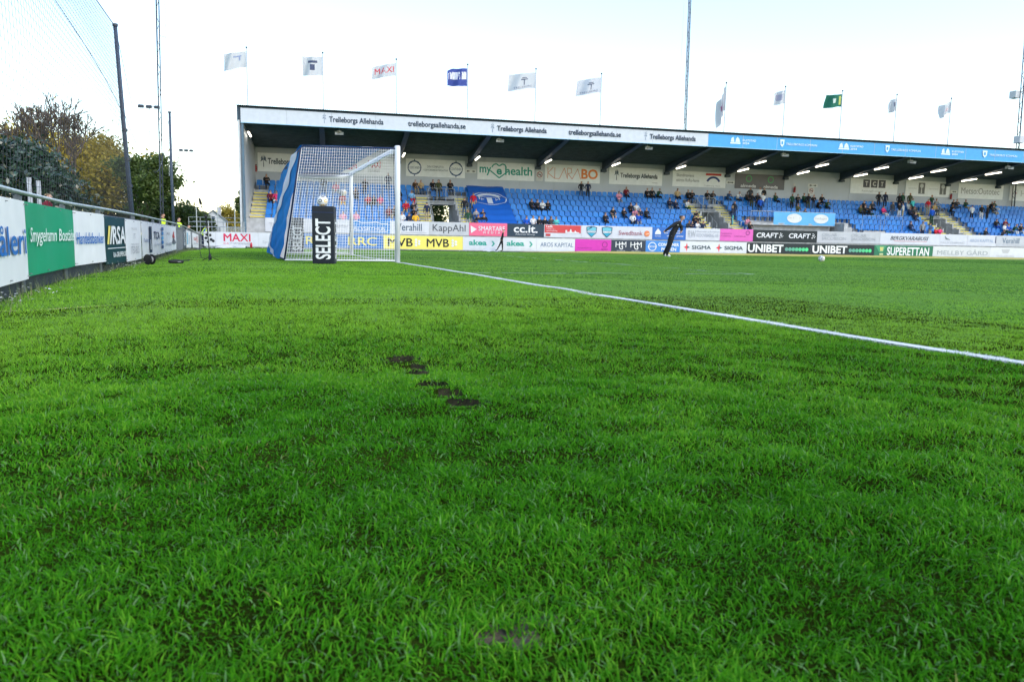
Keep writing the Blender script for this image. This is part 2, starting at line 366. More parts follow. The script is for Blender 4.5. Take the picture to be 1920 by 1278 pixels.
zones = [(.55, 1.7, 46000, .011, .027, .0031, 2), (1.7, 3.0, 30000, .011, .027, .0032, 2), (3.0, 6.0, 11500, .012, .028, .0038, 1),
         (6.0, 11.0, 4300, .012, .028, .0052, 1), (11.0, 20.0, 1600, .012, .027, .0080, 0), (20.0, 36.0, 560, .012, .026, .013, 0), (36.0, 74.0, 90, .012, .025, .028, 0)]
for zi, (d0, d1, dens, h0, h1, wid, seg) in enumerate(zones):
    x, y = scatter(d0, d1, dens)
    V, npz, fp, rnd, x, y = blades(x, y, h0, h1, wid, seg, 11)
    lm_ = line_mask(x, y)
    VV = V.reshape(len(x), npz, 3)
    g = lm_ == 0
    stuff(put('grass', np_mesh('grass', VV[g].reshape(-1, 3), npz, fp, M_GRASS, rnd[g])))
    for i in range(len(LINES)):
        k = lm_ == i+1
        if k.sum(): line_bits[i].append((VV[k], npz, fp))
    # extra painted blades so that the near goal line is dense
    if zi < 6:
        L_ = [l for l in LINES if l[0] == 'goal_line'][0]
        yy = rng.uniform(-20.5, 12, int(7000 if zi < 3 else 10000)); xx = np.clip(rng.normal(0, .036, len(yy)), -.075, .075)
        dd, aa = fwd_uv(xx, yy); k = (dd >= d0) & (dd < d1); xx, yy = xx[k], yy[k]
        if len(xx):
            V, npz, fp, rnd, xx, yy = blades(xx, yy, h0*.9, h1*.75, wid, seg, 11); line_bits[0].append((V.reshape(len(xx), npz, 3), npz, fp))
by_name = {}
for i, (nm, ax, c, a, b, hw, cov) in enumerate(LINES): by_name.setdefault(nm, []).append(i)
for nm, ids in by_name.items():
    mb = MB(); rr = []
    for i in ids:
        for VV, npz, fp in line_bits[i]:
            base = len(mb.v); mb.v += [tuple(p) for p in VV.reshape(-1, 3)]
            mb.f += [tuple(base+q*npz+t for t in f) for q in range(len(VV)) for f in fp]
        _, ax, c, a, b, hw, cov = LINES[i]
        if nm == 'goal_line' or cov > .3:        # the paint on the ground itself, in dabs where it is worn
            q = a
            while q < b:
                ln = .5 if cov > .9 else random.uniform(.15, .7)
                if random.random() < cov:
                    p0, p1, q0, q1 = c-hw*.72, c+hw*.72, q, min(b, q+ln)
                    pts = [(p0, q0), (p1, q0), (p1, q1), (p0, q1)] if ax == 'x' else [(q0, p0), (q1, p0), (q1, p1), (q0, p1)]
                    mb.add([(px_, py_, float(local_z(px_, py_))+.004) for px_, py_ in pts], [(0, 1, 2, 3)])
                q += ln
    mb.m = [0]*len(mb.f)
    me = mb.mesh(nm, [M_PAINT if nm == 'goal_line' else M_WORN]); at_ = me.attributes.new('rnd', 'FLOAT', 'POINT'); at_.data.foreach_set('value', rng.random(len(mb.v)).astype(np.float32))
    structure(put(nm, me))
# a raised yellow strip painted as sunlit grass at the foot of the boards, and small white flowers and weeds by the fence
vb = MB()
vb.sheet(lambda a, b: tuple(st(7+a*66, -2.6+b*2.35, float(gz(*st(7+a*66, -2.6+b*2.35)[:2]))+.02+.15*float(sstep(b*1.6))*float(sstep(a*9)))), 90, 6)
structure(obj('sunlit_strip', vb, mat('sunlit_strip_paint', (.50, .45, .13), .9, .2, .8, bump=.5, bscale=30), smooth=True))
n = 1500; yy = rng.uniform(-17, 20, n); off = np.abs(rng.normal(0, .10, n))+.02; xx = fence_x(yy)+off
h = rng.uniform(.05, .17, n); a_ = rng.uniform(0, 6.283, n); w_ = .006
P0 = np.stack([xx, yy, gz(xx, yy)-.005], -1); Wd = np.stack([np.cos(a_), np.sin(a_), np.zeros(n)], -1)*w_/2
T = np.stack([rng.normal(0, .35, n)*h, rng.normal(0, .35, n)*h, h], -1)
stuff(put('weeds', np_mesh('weeds', np.stack([P0-Wd, P0+Wd, P0+T], 1).reshape(-1, 3), 3, [(0, 1, 2)], leaf_mat('weed_stems', (.06, .13, .03), (.30, .32, .16), .6, .3), rng.random(n))))
n = 110; t_ = rng.random(n); yy = np.where(t_ < .55, rng.normal(-6.3, 1.2, n), rng.normal(-13.6, .7, n)); xx = fence_x(yy)+np.abs(rng.normal(.12, .16, n))+.03
zz = gz(xx, yy)+rng.uniform(.04, .11, n); r_ = rng.uniform(.008, .015, n)
V = np.stack([np.stack([xx+r_*math.cos(k*1.2566), yy+r_*math.sin(k*1.2566), zz+rng.normal(0, .003, n)], -1) for k in range(5)], 1).reshape(-1, 3)
stuff(put('daisies', np_mesh('daisies', V, 5, [(0, 1, 2, 3, 4)], leaf_mat('daisy_petals', (.7, .72, .7), (.85, .86, .84), .6, .2), rng.random(n))))

# ================================================================== fence along the end of the pitch
M_GALV = mat('galvanised_rail', (.50, .53, .52), .38, .2, 12, metal=.55, bump=.1)
M_POST = mat('grey_post_paint', (.16, .18, .20), .55, .2, 9)
M_WIRE = mat('mesh_wire', (.13, .14, .17), .5, .1, 20, metal=.3)
M_KICK = mat('dark_kickboard', (.055, .06, .075), .8, .3, 5)
RAIL_H = .99
fpts = []
for (xa, ya), (xb, yb) in zip(FENCE[:-1], FENCE[1:]):
    nseg = max(1, int((yb-ya)/2.0))
    for k in range(nseg): fpts.append((xa+(xb-xa)*k/nseg, ya+(yb-ya)*k/nseg))
fpts.append(FENCE[-1])
fe = empty('pitch_fence', (FENCE[0][0], FENCE[0][1], float(gz(*FENCE[0]))))
tag(fe, 'low mesh fence with round steel top rail behind the goal line', 'fence')
o0 = np.array([FENCE[0][0], FENCE[0][1], float(gz(*FENCE[0]))])
def fl(x, y, z): return (x-o0[0], y-o0[1], z-o0[2])
mb = MB(); mb.tube([fl(x-.03, y, float(gz(x, y))+RAIL_H) for x, y in fpts], .022, 10); obj('top_rail', mb, M_GALV, fe, smooth=True)
mb = MB(); mb.tube([fl(x-.03, y, float(gz(x, y))+.88) for x, y in fpts], .012, 6); obj('wire_rail', mb, M_WIRE, fe)
for x, y in fpts:
    z = float(gz(x, y)); mb = MB(); mb.tube([fl(x-.06, y, z-.25), fl(x-.06, y, z+RAIL_H-.02)], .024, 8); mb.box(*[c for p in zip(fl(x-.09, y-.03, 0), fl(x-.03, y+.03, 0)) for c in p][:4], z+RAIL_H-.09-o0[2], z+RAIL_H-.035-o0[2]); obj('post', mb, M_POST, fe)
mb = MB(); step = .055; H = .90; L_tot = 0
for (xa, ya), (xb, yb) in zip(fpts[:-1], fpts[1:]):
    L = math.hypot(xb-xa, yb-ya)
    if ya > 14: step = .12
    nn = int((L+H)/step)
    for s_ in (1, -1):
        for k in range(nn):
            a0 = k*step-H if s_ > 0 else k*step; a1 = a0+H*s_
            z0, z1 = 0.0, H
            # clip to the bay
            lo, hi = (a0, a1) if s_ > 0 else (a1, a0)
            c0, c1 = max(lo, 0), min(hi, L)
            if c1-c0 < .02: continue
            def zz_(a): return (a-a0)/(a1-a0)*H
            pa, pb = (c0, zz_(c0)), (c1, zz_(c1)); w = .0022
            def wp(a, z, dz): x = xa+(xb-xa)*a/L; y = ya+(yb-ya)*a/L; return fl(x+.004*s_, y, float(gz(x, y))+z+dz)
            mb.add([wp(pa[0], pa[1], -w), wp(pb[0], pb[1], -w), wp(pb[0], pb[1], w), wp(pa[0], pa[1], w)], [(0, 1, 2, 3)])
stuff(obj('wire_mesh', mb, M_WIRE, fe))
mb = MB()
for (xa, ya), (xb, yb) in zip(fpts[:-1], fpts[1:]):
    za, zb = float(gz(xa, ya))-.1-o0[2], float(gz(xb, yb))-.1-o0[2]
    mb.hexa([(*fl(xa-.10, ya, 0)[:2], za), (*fl(xa-.085, ya, 0)[:2], za), (*fl(xb-.085, yb, 0)[:2], zb), (*fl(xb-.10, yb, 0)[:2], zb),
             (*fl(xa-.10, ya, 0)[:2], za+.36), (*fl(xa-.085, ya, 0)[:2], za+.36), (*fl(xb-.085, yb, 0)[:2], zb+.36), (*fl(xb-.10, yb, 0)[:2], zb+.36)])
obj('kickboard', mb, M_KICK, fe)

# ------------------------------------------------------------------ banners tied to the fence
BPX = [(-60, 588), (0, 565), (60, 545), (130, 521), (200, 508), (260, 494.5), (300, 485), (330, 474), (345, 469), (371, 463)]
def fence_y(px):                              # where a photo column meets the fence
    lo, hi = -17.4, 36.0
    for _ in range(60):
        mid = (lo+hi)/2; x = float(fence_x(mid)); q = project((x, mid, float(gz(x, mid))+.4))[0]
        if q < px: lo = mid
        else: hi = mid
    return mid
def banner(name, label, px0, px1, b0, b1, col, items, amp=.010):
    y0, y1 = fence_y(px0), fence_y(px1)
    A = (float(fence_x(y0))+.035, y0, float(gz(fence_x(y0), y0))); B = (float(fence_x(y1))+.035, y1, float(gz(fence_x(y1), y1)))
    o = sign(name, label, 'banner', (A[0], A[1], 0), (B[0], B[1], B[2]-A[2]), A[2]+b0, A[2]+b1, col, items, .012, amp, 'sponsor banners tied to the pitch fence')
    L = math.hypot(B[0]-A[0], B[1]-A[1]); H = b1-b0; mb = MB()
    for a in np.linspace(.05, L-.05, max(2, int(L/.6))):
        for z in (.03, H-.03): mb.lathe([(.0, -.004), (.011, -.004), (.011, .004), (0, .004)], 8, (a, -.012, z))
    obj('eyelet', mb, M_POST, o); return o
WHT = (.80, .80, .82); BLU = srgb(20, 105, 185); GRN = srgb(0, 150, 105); NAVY = srgb(18, 52, 66); GREY = (.30, .31, .34)
banner('fence_banner', 'white banner with large blue lettering, left of the green banner', -95, 43, .135, .895, WHT, [('t', 'Måleri', .62, .50, .66, .34, BLU, .012)], .008)
banner('fence_banner', 'bright green banner with white script lettering on the pitch fence', 43.5, 134, .155, .895, GRN, [('t', 'Smygehamn Bostäder', .5, .53, .93, .26, (.82, .88, .84), .006, .25)], .018)
banner('fence_banner', 'white banner with blue lettering, right of the green banner', 134.5, 192.5, .155, .895, WHT, [('t', 'Handelsbanken', .48, .5, .88, .22, BLU, .012)], .012)
banner('fence_banner', 'dark green banner with big white capitals and a web address', 193.5, 231, .10, .875, srgb(14, 58, 62),
       [('poly', [(.05, .42), (.13, .42), (.22, .80), (.14, .80)], srgb(235, 215, 110)), ('poly', [(.16, .42), (.22, .42), (.31, .80), (.25, .80)], (.8, .8, .8)), ('t', 'RSA', .62, .61, .66, .40, (.82, .83, .85), .02),
        ('rect', .05, .325, .95, .34, (.8, .82, .82)), ('t', 'RA-GRUPPEN.SE', .62, .19, .66, .11, (.8, .82, .82), .015)], .008)
banner('fence_banner', 'white banner with small pale grey lettering beside the dark green banner', 231.5, 262, .09, .87, WHT, [('t', 'TRELLEBORG', .5, .78, .35, .05, (.4, .4, .42)), ('t', 'T', .5, .6, .14, .13, (.5, .5, .53)), ('t', '1750-BUS', .5, .26, .55, .19, (.36, .37, .4)), ('t', 'TRELLEBORG', .5, .40, .55, .04, (.36, .37, .4))], .008)
banner('fence_banner', 'white banner with tall black emblem and blue script', 262.3, 284, .10, .87, WHT, [('rect', .62, .12, .86, .88, srgb(25, 45, 70)), ('disc', .74, .66, .035, .09, (.75, .77, .8)), ('poly', [(.70, .2), (.78, .2), (.76, .5), (.72, .5)], (.75, .77, .8)), ('t', 'Trelleborg', .36, .46, .5, .13, srgb(60, 90, 150), 0, .3)], .006)
banner('fence_banner', 'white banner with navy lettering and a stack of light blue bars', 284.3, 306, .10, .87, WHT, [('t', 'TCA', .27, .62, .46, .24, srgb(30, 50, 90), .02), ('t', 'ekonomi', .3, .35, .5, .12, (.5, .55, .62))]+[('rect', .64, .18+.15*k, .86, .29+.15*k, c) for k, c in enumerate([srgb(20, 60, 120), srgb(40, 120, 190), srgb(80, 175, 225), srgb(60, 140, 200), srgb(30, 80, 150)])], .006)
banner('fence_banner', 'white banner with a small red and black emblem before the gate bars', 306.3, 328, .11, .87, WHT, [('t', 'AB', .25, .68, .25, .1, (.35, .35, .38)), ('poly', [(.62, .55), (.75, .82), (.82, .5)], srgb(190, 40, 45)), ('poly', [(.6, .3), (.7, .55), (.95, .3), (.8, .25)], (.12, .12, .15)), ('t', 'bygg', .3, .3, .4, .14, (.35, .36, .4))], .006)
banner('fence_banner', 'dark grey banner with pale vertical lettering beyond the gate bars', 340.5, 347, .12, .86, srgb(70, 78, 92), [('t', 'BETONG', .5, .5, .5, .7, (.7, .72, .75), .01, 0, 1)], .004)
banner('fence_banner', 'narrow white banner with a light blue stripe and pale lettering', 347.4, 356.5, .12, .86, WHT, [('rect', .1, .2, .3, .85, srgb(120, 185, 215)), ('t', 'bygg', .6, .5, .4, .5, (.45, .5, .6), 0, 0, 1)], .004)
banner('fence_banner', 'narrow white banner with red marks at the far fence end', 359.5, 371, .12, .86, WHT, [('t', 'ICA', .35, .6, .35, .2, srgb(200, 50, 60), .02), ('rect', .15, .25, .85, .33, (.5, .5, .55)), ('t', 'TRELLEBORG', .7, .6, .3, .5, srgb(200, 90, 100), 0, 0, 1)], .004)
# gate of upright bars in the fence
ya, yb = fence_y(328.6), fence_y(340)
gA = (float(fence_x(ya))+.03, ya); gB = (float(fence_x(yb))+.03, yb); gzz = float(gz(*gA))
gt = empty('fence_gate', (gA[0], gA[1], gzz), math.atan2(gB[1]-gA[1], gB[0]-gA[0])); tag(gt, 'grey gate of upright bars in the pitch fence', 'gate')
Lg = math.hypot(gB[0]-gA[0], gB[1]-gA[1]); mb = MB()
for z in (.08, .84): mb.box(0, Lg, -.015, .015, z-.02, z+.02)
for x in (0, Lg): mb.box(x-.03, x+.03, -.025, .025, -.02, .92)
obj('gate_frame', mb, M_POST, gt)
for k in range(int(Lg/.13)):
    x = .07+k*.13
    if x < Lg-.05: mb = MB(); mb.tube([(x, 0, .09), (x, 0, .83)], .009, 6); obj('bar', mb, M_POST, gt)
# ================================================================== the goal
M_WPOST = mat('white_goal_paint', (.74, .75, .80), .35, .04, 5)
M_NET = mat('white_net_cord', (.84, .85, .88), .8, .05, 5)
M_TARP = mat('blue_goal_cover', (.006, .25, .62), .75, .12, 2.5, bump=.5, bscale=7, trans=.35, spec=.12)
M_STRIPE = mat('white_cover_stripe', (.72, .73, .78), .55, .05, 3, trans=.25)
M_DARKBLUE = mat('navy_frame', srgb(18, 40, 80), .5, .1, 5)
goal = empty('football_goal', (0, 0, 0)); tag(goal, 'white football goal with white net and blue cover over its back', 'football goal')
YG = 3.72; HG = 2.575
for s_ in (-1, 1):
    mb = MB(); zb = float(gz(0, s_*YG)); mb.tube([(0, s_*YG, zb-.12), (0, s_*YG, HG-.012), (0, s_*YG, HG)], [.06, .06, .052], 20); obj('post', mb, M_WPOST, goal, smooth=True)
    mb = MB(); mb.tube([(-.03, s_*YG, HG-.06), (-2.05, s_*YG, HG-.13), (-2.09, s_*YG, HG-.18), (-2.46, s_*YG, .04)], .020, 8); obj('stanchion', mb, M_DARKBLUE, goal, smooth=True)
    mb = MB(); mb.tube([(-2.46, s_*YG, .03), (-.05, s_*YG, .03)], .018, 8); obj('ground_bar', mb, M_WPOST, goal)
mb = MB(); mb.tube([(0, -YG+.05, HG-.06), (0, YG-.05, HG-.06)], .06, 20); obj('crossbar', mb, M_WPOST, goal, smooth=True)
mb = MB(); mb.tube([(-2.08, -YG, HG-.17), (-2.08, YG, HG-.17)], .02, 8); mb.tube([(-2.46, -YG, .03), (-2.46, YG, .03)], .02, 8); obj('back_bar', mb, M_DARKBLUE, goal)
def net(name, fn, nu, nv, r, su=8, sv=8, parent=goal):
    """a net of cords: fn(a,b) -> point"""
    mb = MB()
    for i in range(nu+1): mb.tube([fn(i/nu, k/sv) for k in range(sv+1)], r, 3, False)
    for j in range(nv+1): mb.tube([fn(k/su, j/nv) for k in range(su+1)], r, 3, False)
    return stuff(obj(name, mb, M_NET, parent))
def side_pt(y, s_):
    def f(a, b):
        xb = -2.46+.40*b**1.0; x = xb*(1-a)+(-.06)*a; z = b*(HG-.13+.06*a)+.02
        return (x+.01*math.sin(9*b+a*4), y+s_*(.05*math.sin(3.14*a)*math.sin(3.14*b)), z)
    return f
net('side_net', side_pt(-YG-.01, -1), 40, 40, .0042)
net('side_net', side_pt(YG+.01, 1), 40, 40, .0034)
net('top_net', lambda a, b: (-2.06+2.0*a, -YG+2*YG*b, HG-.15+.07*a-.05*math.sin(3.14*b)*math.sin(3.14*a)), 10, 36, .0017, 6, 24)
net('back_net', lambda a, b: (-2.44+.38*b, -YG+2*YG*a, .03+b*(HG-.22)), 96, 34, .0034, 24, 6)
# the net gathered in a thick fold along the far top edge
mb = MB(); mb.tube([(-2.04+1.98*t, YG-.10-.10*math.sin(3.14*t), HG-.12-.10*math.sin(3.14*t)) for t in np.linspace(0, 1, 12)], [.035+.030*math.sin(3.14*t) for t in np.linspace(0, 1, 12)], 8)
mb.tube([(-.07, YG-.1-7.1*t, HG-.13-.015*math.sin(20*t)) for t in np.linspace(0, 1, 14)], .022, 6); obj('net_fold', mb, M_NET, goal, smooth=True)
# blue cover: lies over the top, falls down the back
def cov_top(a, b): return (-2.10+1.75*a, -YG-.03+2*(YG+.03)*b, HG-.115+.05*a-.05*math.sin(3.14*b)*math.sin(3.14*a)+.010*math.sin(11*b+4*a))
mb = MB(); mb.sheet(cov_top, 10, 40); mb.sheet(lambda a, b: (cov_top(1-a, b)[0], cov_top(1-a, b)[1], cov_top(1-a, b)[2]+.004), 10, 40); obj('top_cover', mb, M_TARP, goal, smooth=True)
def cov_back(a, b, off=0.0):                  # a: near post side -> far side, b: ground -> top
    bulge = .03*math.sin(3.14*min(1, b*1.05))*math.sin(3.14*(.15+.7*a))+.07*(1-b)**3+.022*math.sin(9*a+5*b)+.016*math.sin(23*a-11*b)+.010*math.sin(37*b+13*a)
    return (-2.50+.40*b**.9-bulge-off, -YG-.02+2*(YG+.02)*a, .05+b*(HG-.20))
mb = MB(); mb.sheet(lambda a, b: cov_back(1-a, b), 60, 36); mb.sheet(lambda a, b: cov_back(a, b, -.006), 60, 36); obj('back_cover', mb, M_TARP, goal, smooth=True)
path = [(.22, 1.0), (.30, .86), (.42, .70), (.58, .53), (.76, .38), (.90, .26), (.93, .17), (.80, .09), (.52, .03), (.34, .0)]
mb = MB(); W_ = [.115, .115, .11, .11, .10, .07, .06, .08, .11, .12]; pts = []
tt = np.linspace(0, len(path)-1, 70); pa = np.interp(tt, range(len(path)), [p[0] for p in path]); pb = np.interp(tt, range(len(path)), [p[1] for p in path]); pw = np.interp(tt, range(len(path)), W_)
NS = 8
for a, b, w in zip(pa, pb, pw):
    for k in range(NS+1): pts.append(cov_back(min(1, max(0, a-w+2*w*k/NS)), b, .020))
mb.add(pts, [(i*(NS+1)+k, i*(NS+1)+k+1, (i+1)*(NS+1)+k+1, (i+1)*(NS+1)+k) for i in range(69) for k in range(NS)]); obj('stripe', mb, M_STRIPE, goal, smooth=True)

# ------------------------------------------------------------------ ball pedestals and balls
M_PAD = mat('black_vinyl', srgb(14, 22, 34), .45, .2, 6, bump=.15, bscale=7)
M_BALLW = mat('ball_white', (.74, .74, .74), .4, .03, 8); M_BALLB = mat('ball_dark', (.02, .025, .03), .4, 0); M_BALLY = mat('ball_yellow', srgb(225, 180, 40), .4, 0)
def ball_mesh(r=.11):
    bm = bmesh.new(); bmesh.ops.create_icosphere(bm, subdivisions=4, radius=r)
    t = (1+5**.5)/2; ic = [Vector(p).normalized() for p in [(-1, t, 0), (1, t, 0), (-1, -t, 0), (1, -t, 0), (0, -1, t), (0, 1, t), (0, -1, -t), (0, 1, -t), (t, 0, -1), (t, 0, 1), (-t, 0, -1), (-t, 0, 1)]]
    for f in bm.faces:
        c = f.calc_center_median().normalized(); d = max(c.dot(i) for i in ic); k = max(range(12), key=lambda j: c.dot(ic[j]))
        f.material_index = (1 if k % 3 else 2) if .945 < d < .985 else 0; f.smooth = True
    me = bpy.data.meshes.new('football'); bm.to_mesh(me); bm.free()
    for m in (M_BALLW, M_BALLB, M_BALLY): me.materials.append(m)
    return me
BALL = ball_mesh()
def pedestal(x, y, rz, label, h=1.14, w=.215):
    e = empty('ball_pedestal', (x, y, float(gz(x, y))), rz); tag(e, label, 'pedestal', 'ball pedestals by the goal')
    mb = MB(); b = .012
    prof = [(-w, -w+b), (-w+b, -w), (w-b, -w), (w, -w+b), (w, w-b), (w-b, w), (-w+b, w), (-w, w-b)]
    rows = [(0, .99), (.01, 1.0), (h*.45, 1.004), (h*.88, .998), (h-.012, .995), (h, .97)]
    vs = [(px*s, py*s, z) for z, s in rows for px, py in prof]; fs = [(i*8+k, i*8+(k+1) % 8, (i+1)*8+(k+1) % 8, (i+1)*8+k) for i in range(len(rows)-1) for k in range(8)]+[tuple(40+k for k in range(8)), tuple(range(7, -1, -1))]
    mb.add(vs, fs); obj('padded_column', mb, M_PAD, e)
    mb = MB(); mb.box(-w-.004, w+.004, -w-.004, w+.004, h*.885, h*.897); obj('seam', mb, M_DARKBLUE, e)
    tx, ty, f, _ = text_mesh('SELECT', .022)
    for face in range(4):
        mb = MB(); a = face*math.pi/2; ca, sa = math.cos(a), math.sin(a)
        for q, p in zip(tx, ty):
            lx = -(p-.5)*.30; lz = .09+q*.80; ly = -w-.009; mb.v.append((lx*ca-ly*sa, lx*sa+ly*ca, lz))
        mb.f = f; mb.m = [0]*len(f); obj('lettering', mb, flat((.74, .75, .77)), e)
    return e
P_ = ground_at(610, 494); rzp = math.atan2(-(CAM[0]-P_[0]), (CAM[1]-P_[1]))+math.pi-R_(7)
pedestal(P_[0], P_[1]+.1, rzp+math.pi*0, 'black padded ball pedestal with white vertical lettering and a ball on top')
tag(put('football', BALL, None, (P_[0]-.03, P_[1]+.1, float(gz(P_[0], P_[1]))+1.14+.108)), 'white, black and yellow football on top of the black pedestal', 'football')
pedestal(-1.62, 5.0, .15, 'black padded ball pedestal with no ball, standing beyond the goal net')
P_ = ground_at(1540, 491.5); tag(put('football', BALL, None, (P_[0], P_[1], float(gz(P_[0], P_[1]))+.125)), 'white football lying on the grass of the open pitch', 'football')
tag(put('football', BALL, None, (-.27, 3.60, 1.93)), 'white football caught in the far side of the goal net', 'football')

# ------------------------------------------------------------------ microphone stand, cable, bag and cable drum by the fence
M_BLACK = mat('matt_black', (.014, .015, .018), .55, .2, 8); M_GREYP = mat('grey_plastic', (.25, .26, .28), .5, .1, 8)
P_ = ground_at(394, 489.5); ms = empty('microphone_stand', P_); tag(ms, 'tall thin black microphone stand on tripod feet on the grass', 'microphone stand')
mb = MB(); mb.tube([(0, 0, .03), (-.05, 0, .92)], .010, 8); obj('pole', mb, M_BLACK, ms)
for a in (.4, 2.5, 4.6): mb = MB(); mb.tube([(0, 0, .10), (.19*math.cos(a), .19*math.sin(a), .01)], .007, 6); obj('leg', mb, M_BLACK, ms)
mb = MB(); mb.lathe([(.0, .02), (.035, .03), (.03, .1), (.014, .16), (0, .16)], 10); obj('hub', mb, M_BLACK, ms, smooth=True)
mb = MB(); mb.tube([(-.05, 0, .80), (-.10, .02, 1.02), (-.16, .03, 1.25)], .007, 6); obj('boom', mb, M_BLACK, ms)
mb = MB(); mb.tube([(-.14, .03, 1.16), (-.17, .03, 1.28)], [.03, .022], 10); mb.tube([(-.055, 0, .88), (-.045, 0, .95)], .022, 8); obj('microphone', mb, M_BLACK, ms, smooth=True)
mb = MB(); mb.tube([(-.05, .01, .8), (-.17, .02, .6), (-.20, 0, .3), (-.17, -.02, .08), (-.05, -.06, .035)], .006, 5); obj('cable', mb, M_BLACK, ms)
P_ = ground_at(330, 494); bg_ = empty('equipment_bag', P_, .2); bg_.scale = (.52,)*3; tag(bg_, 'low black equipment bag lying on the grass by the fence', 'bag')
mb = MB(); n = 12
for i, (x, s_) in enumerate([(-.27, .55), (-.25, .9), (-.1, 1), (.1, 1.02), (.25, .92), (.28, .5)]):
    for k in range(n): t = 6.2832*k/n; mb.v.append((x, .10*s_*math.copysign(abs(math.cos(t))**.6, math.cos(t)), .075+.07*s_*math.copysign(abs(math.sin(t))**.6, math.sin(t))))
mb.f = [(i*n+k, i*n+(k+1) % n, (i+1)*n+(k+1) % n, (i+1)*n+k) for i in range(5) for k in range(n)]+[tuple(range(n))[::-1], tuple(5*n+k for k in range(n))]; mb.m = [0]*len(mb.f)
obj('bag_body', mb, M_BLACK, bg_, smooth=True)
mb = MB(); mb.tube([(-.12, -.08, .10), (-.1, -.12, .16), (.1, -.12, .16), (.12, -.08, .10)], .008, 5); obj('handle', mb, M_BLACK, bg_)
mb = MB(); mb.box(.05, .17, -.112, -.104, .06, .085); obj('name_patch', mb, M_GREYP, bg_)
P_ = ground_at(281, 496); dr = empty('cable_drum', P_, .9); dr.scale = (.82,)*3; tag(dr, 'black cable drum with white flange lying by the fence', 'cable drum')
mb = MB()
for x in (-.06, .06):
    ring = [(x+dx, .125*math.cos(6.2832*k/20), .125+.125*math.sin(6.2832*k/20)) for dx in (-.008, .008) for k in range(20)]
    mb.add(ring, [(k, (k+1) % 20, 20+(k+1) % 20, 20+k) for k in range(20)]+[tuple(range(20))[::-1], tuple(range(20, 40))])
obj('flange', mb, M_BLACK, dr)
mb = MB(); mb.tube([(-.055, 0, .125), (.055, 0, .125)], .075, 16); obj('wound_cable', mb, M_GREYP, dr)
mb = MB(); mb.tube([(.07, 0, .125), (.10, 0, .125), (.10, -.03, .06), (.14, -.03, .06)], .010, 6); mb.box(.068, .075, -.05, .07, .03, .10); obj('crank', mb, flat((.7, .7, .72)), dr)
mb = MB(); P1 = ground_at(352, 492); mb.tube([P1+np.array([.25*t*math.cos(5*t), .5*t+.1*math.sin(9*t), .03+.01*math.sin(8*t)]) for t in np.linspace(0, 1, 20)], .006, 5)
tag(obj('ground_cable', mb, M_BLACK), 'loose dark cable lying across the grass near the microphone stand', 'cable')
# ================================================================== the grandstand (local frame: u along, v back, z up)
M_CONC = mat('stand_concrete', (.44, .45, .47), .85, .2, 3, bump=.25, bscale=25)
M_CONCD = mat('step_concrete', (.26, .27, .28), .9, .2, 4, bump=.25, bscale=25)
M_CLAD = mat('grey_wall_cladding', (.47, .51, .57), .55, .06, .7)
M_BEAM = mat('dark_steel_blue', (.035, .06, .09), .5, .15, 3)
M_DECK = mat('dark_roof_deck', (.075, .105, .14), .6, .2, 2)
M_YEL = mat('yellow_step_edge', srgb(225, 210, 95), .6, .12, 7)
M_SEAT = [mat('blue_seat_a', (.005, .175, .57), .42, .07, 4), mat('blue_seat_b', (.004, .150, .51), .45, .07, 4), mat('blue_seat_c', (.010, .205, .62), .42, .07, 4)]
M_STEEL = mat('galvanised_tube', (.42, .45, .48), .4, .12, 10, metal=.5)
GS = empty('grandstand', (B0[0], B0[1], 0), TH); tag(GS, 'long roofed grandstand with rows of blue seats and grey back wall', 'grandstand')
SIGNS = [(540, 'end wall newspaper sign'), (680, 'red-lettered wall sign'), (816, 'ship wheel sign'), (948, 'teal heart sign'), (1073, 'orange-lettered sign'), (1192, 'palm newspaper sign'), (1311, 'blue arch sign'), (1425, 'dark grey sign'), (1525, 'no smoking sign'), (1639, 'three squares sign'), (1740, 'tree emblem sign'), (1839, 'thin grey-lettered sign'), (1925, 'red emblem sign')]
def beside(px):                               # which wall sign a thing is next to
    k = min(SIGNS, key=lambda q: abs(q[0]-px)); return ('left of the ' if px < k[0] else 'right of the ')+k[1]
U0, U1 = -13.0, 74.0
NR = 7; RV = [3.0+.87*i for i in range(NR)]; RZ = [1.31+.49*i for i in range(NR)]
AISLES = [(-12.95, -11.80), (-.10, .90), (3.10, 4.05), (24.25, 25.25), (27.05, 28.15), (48.45, 49.4), (51.2, 52.3)]
VOMS = [(.90, 3.10), (25.25, 27.05), (49.4, 51.2)]
def seat_free(u, i):
    for k, (a, b) in enumerate(AISLES):
        if a-.02 < u < b+.02 and i <= 5: return False
    for a, b in VOMS:
        if a-.02 < u < b+.02 and i <= 4: return False
    if 28.9 < u < 39.6 and i <= 2: return False
    if 39.6 <= u < 41.9 and i <= 0: return False
    return U0+.1 < u < U1-.2
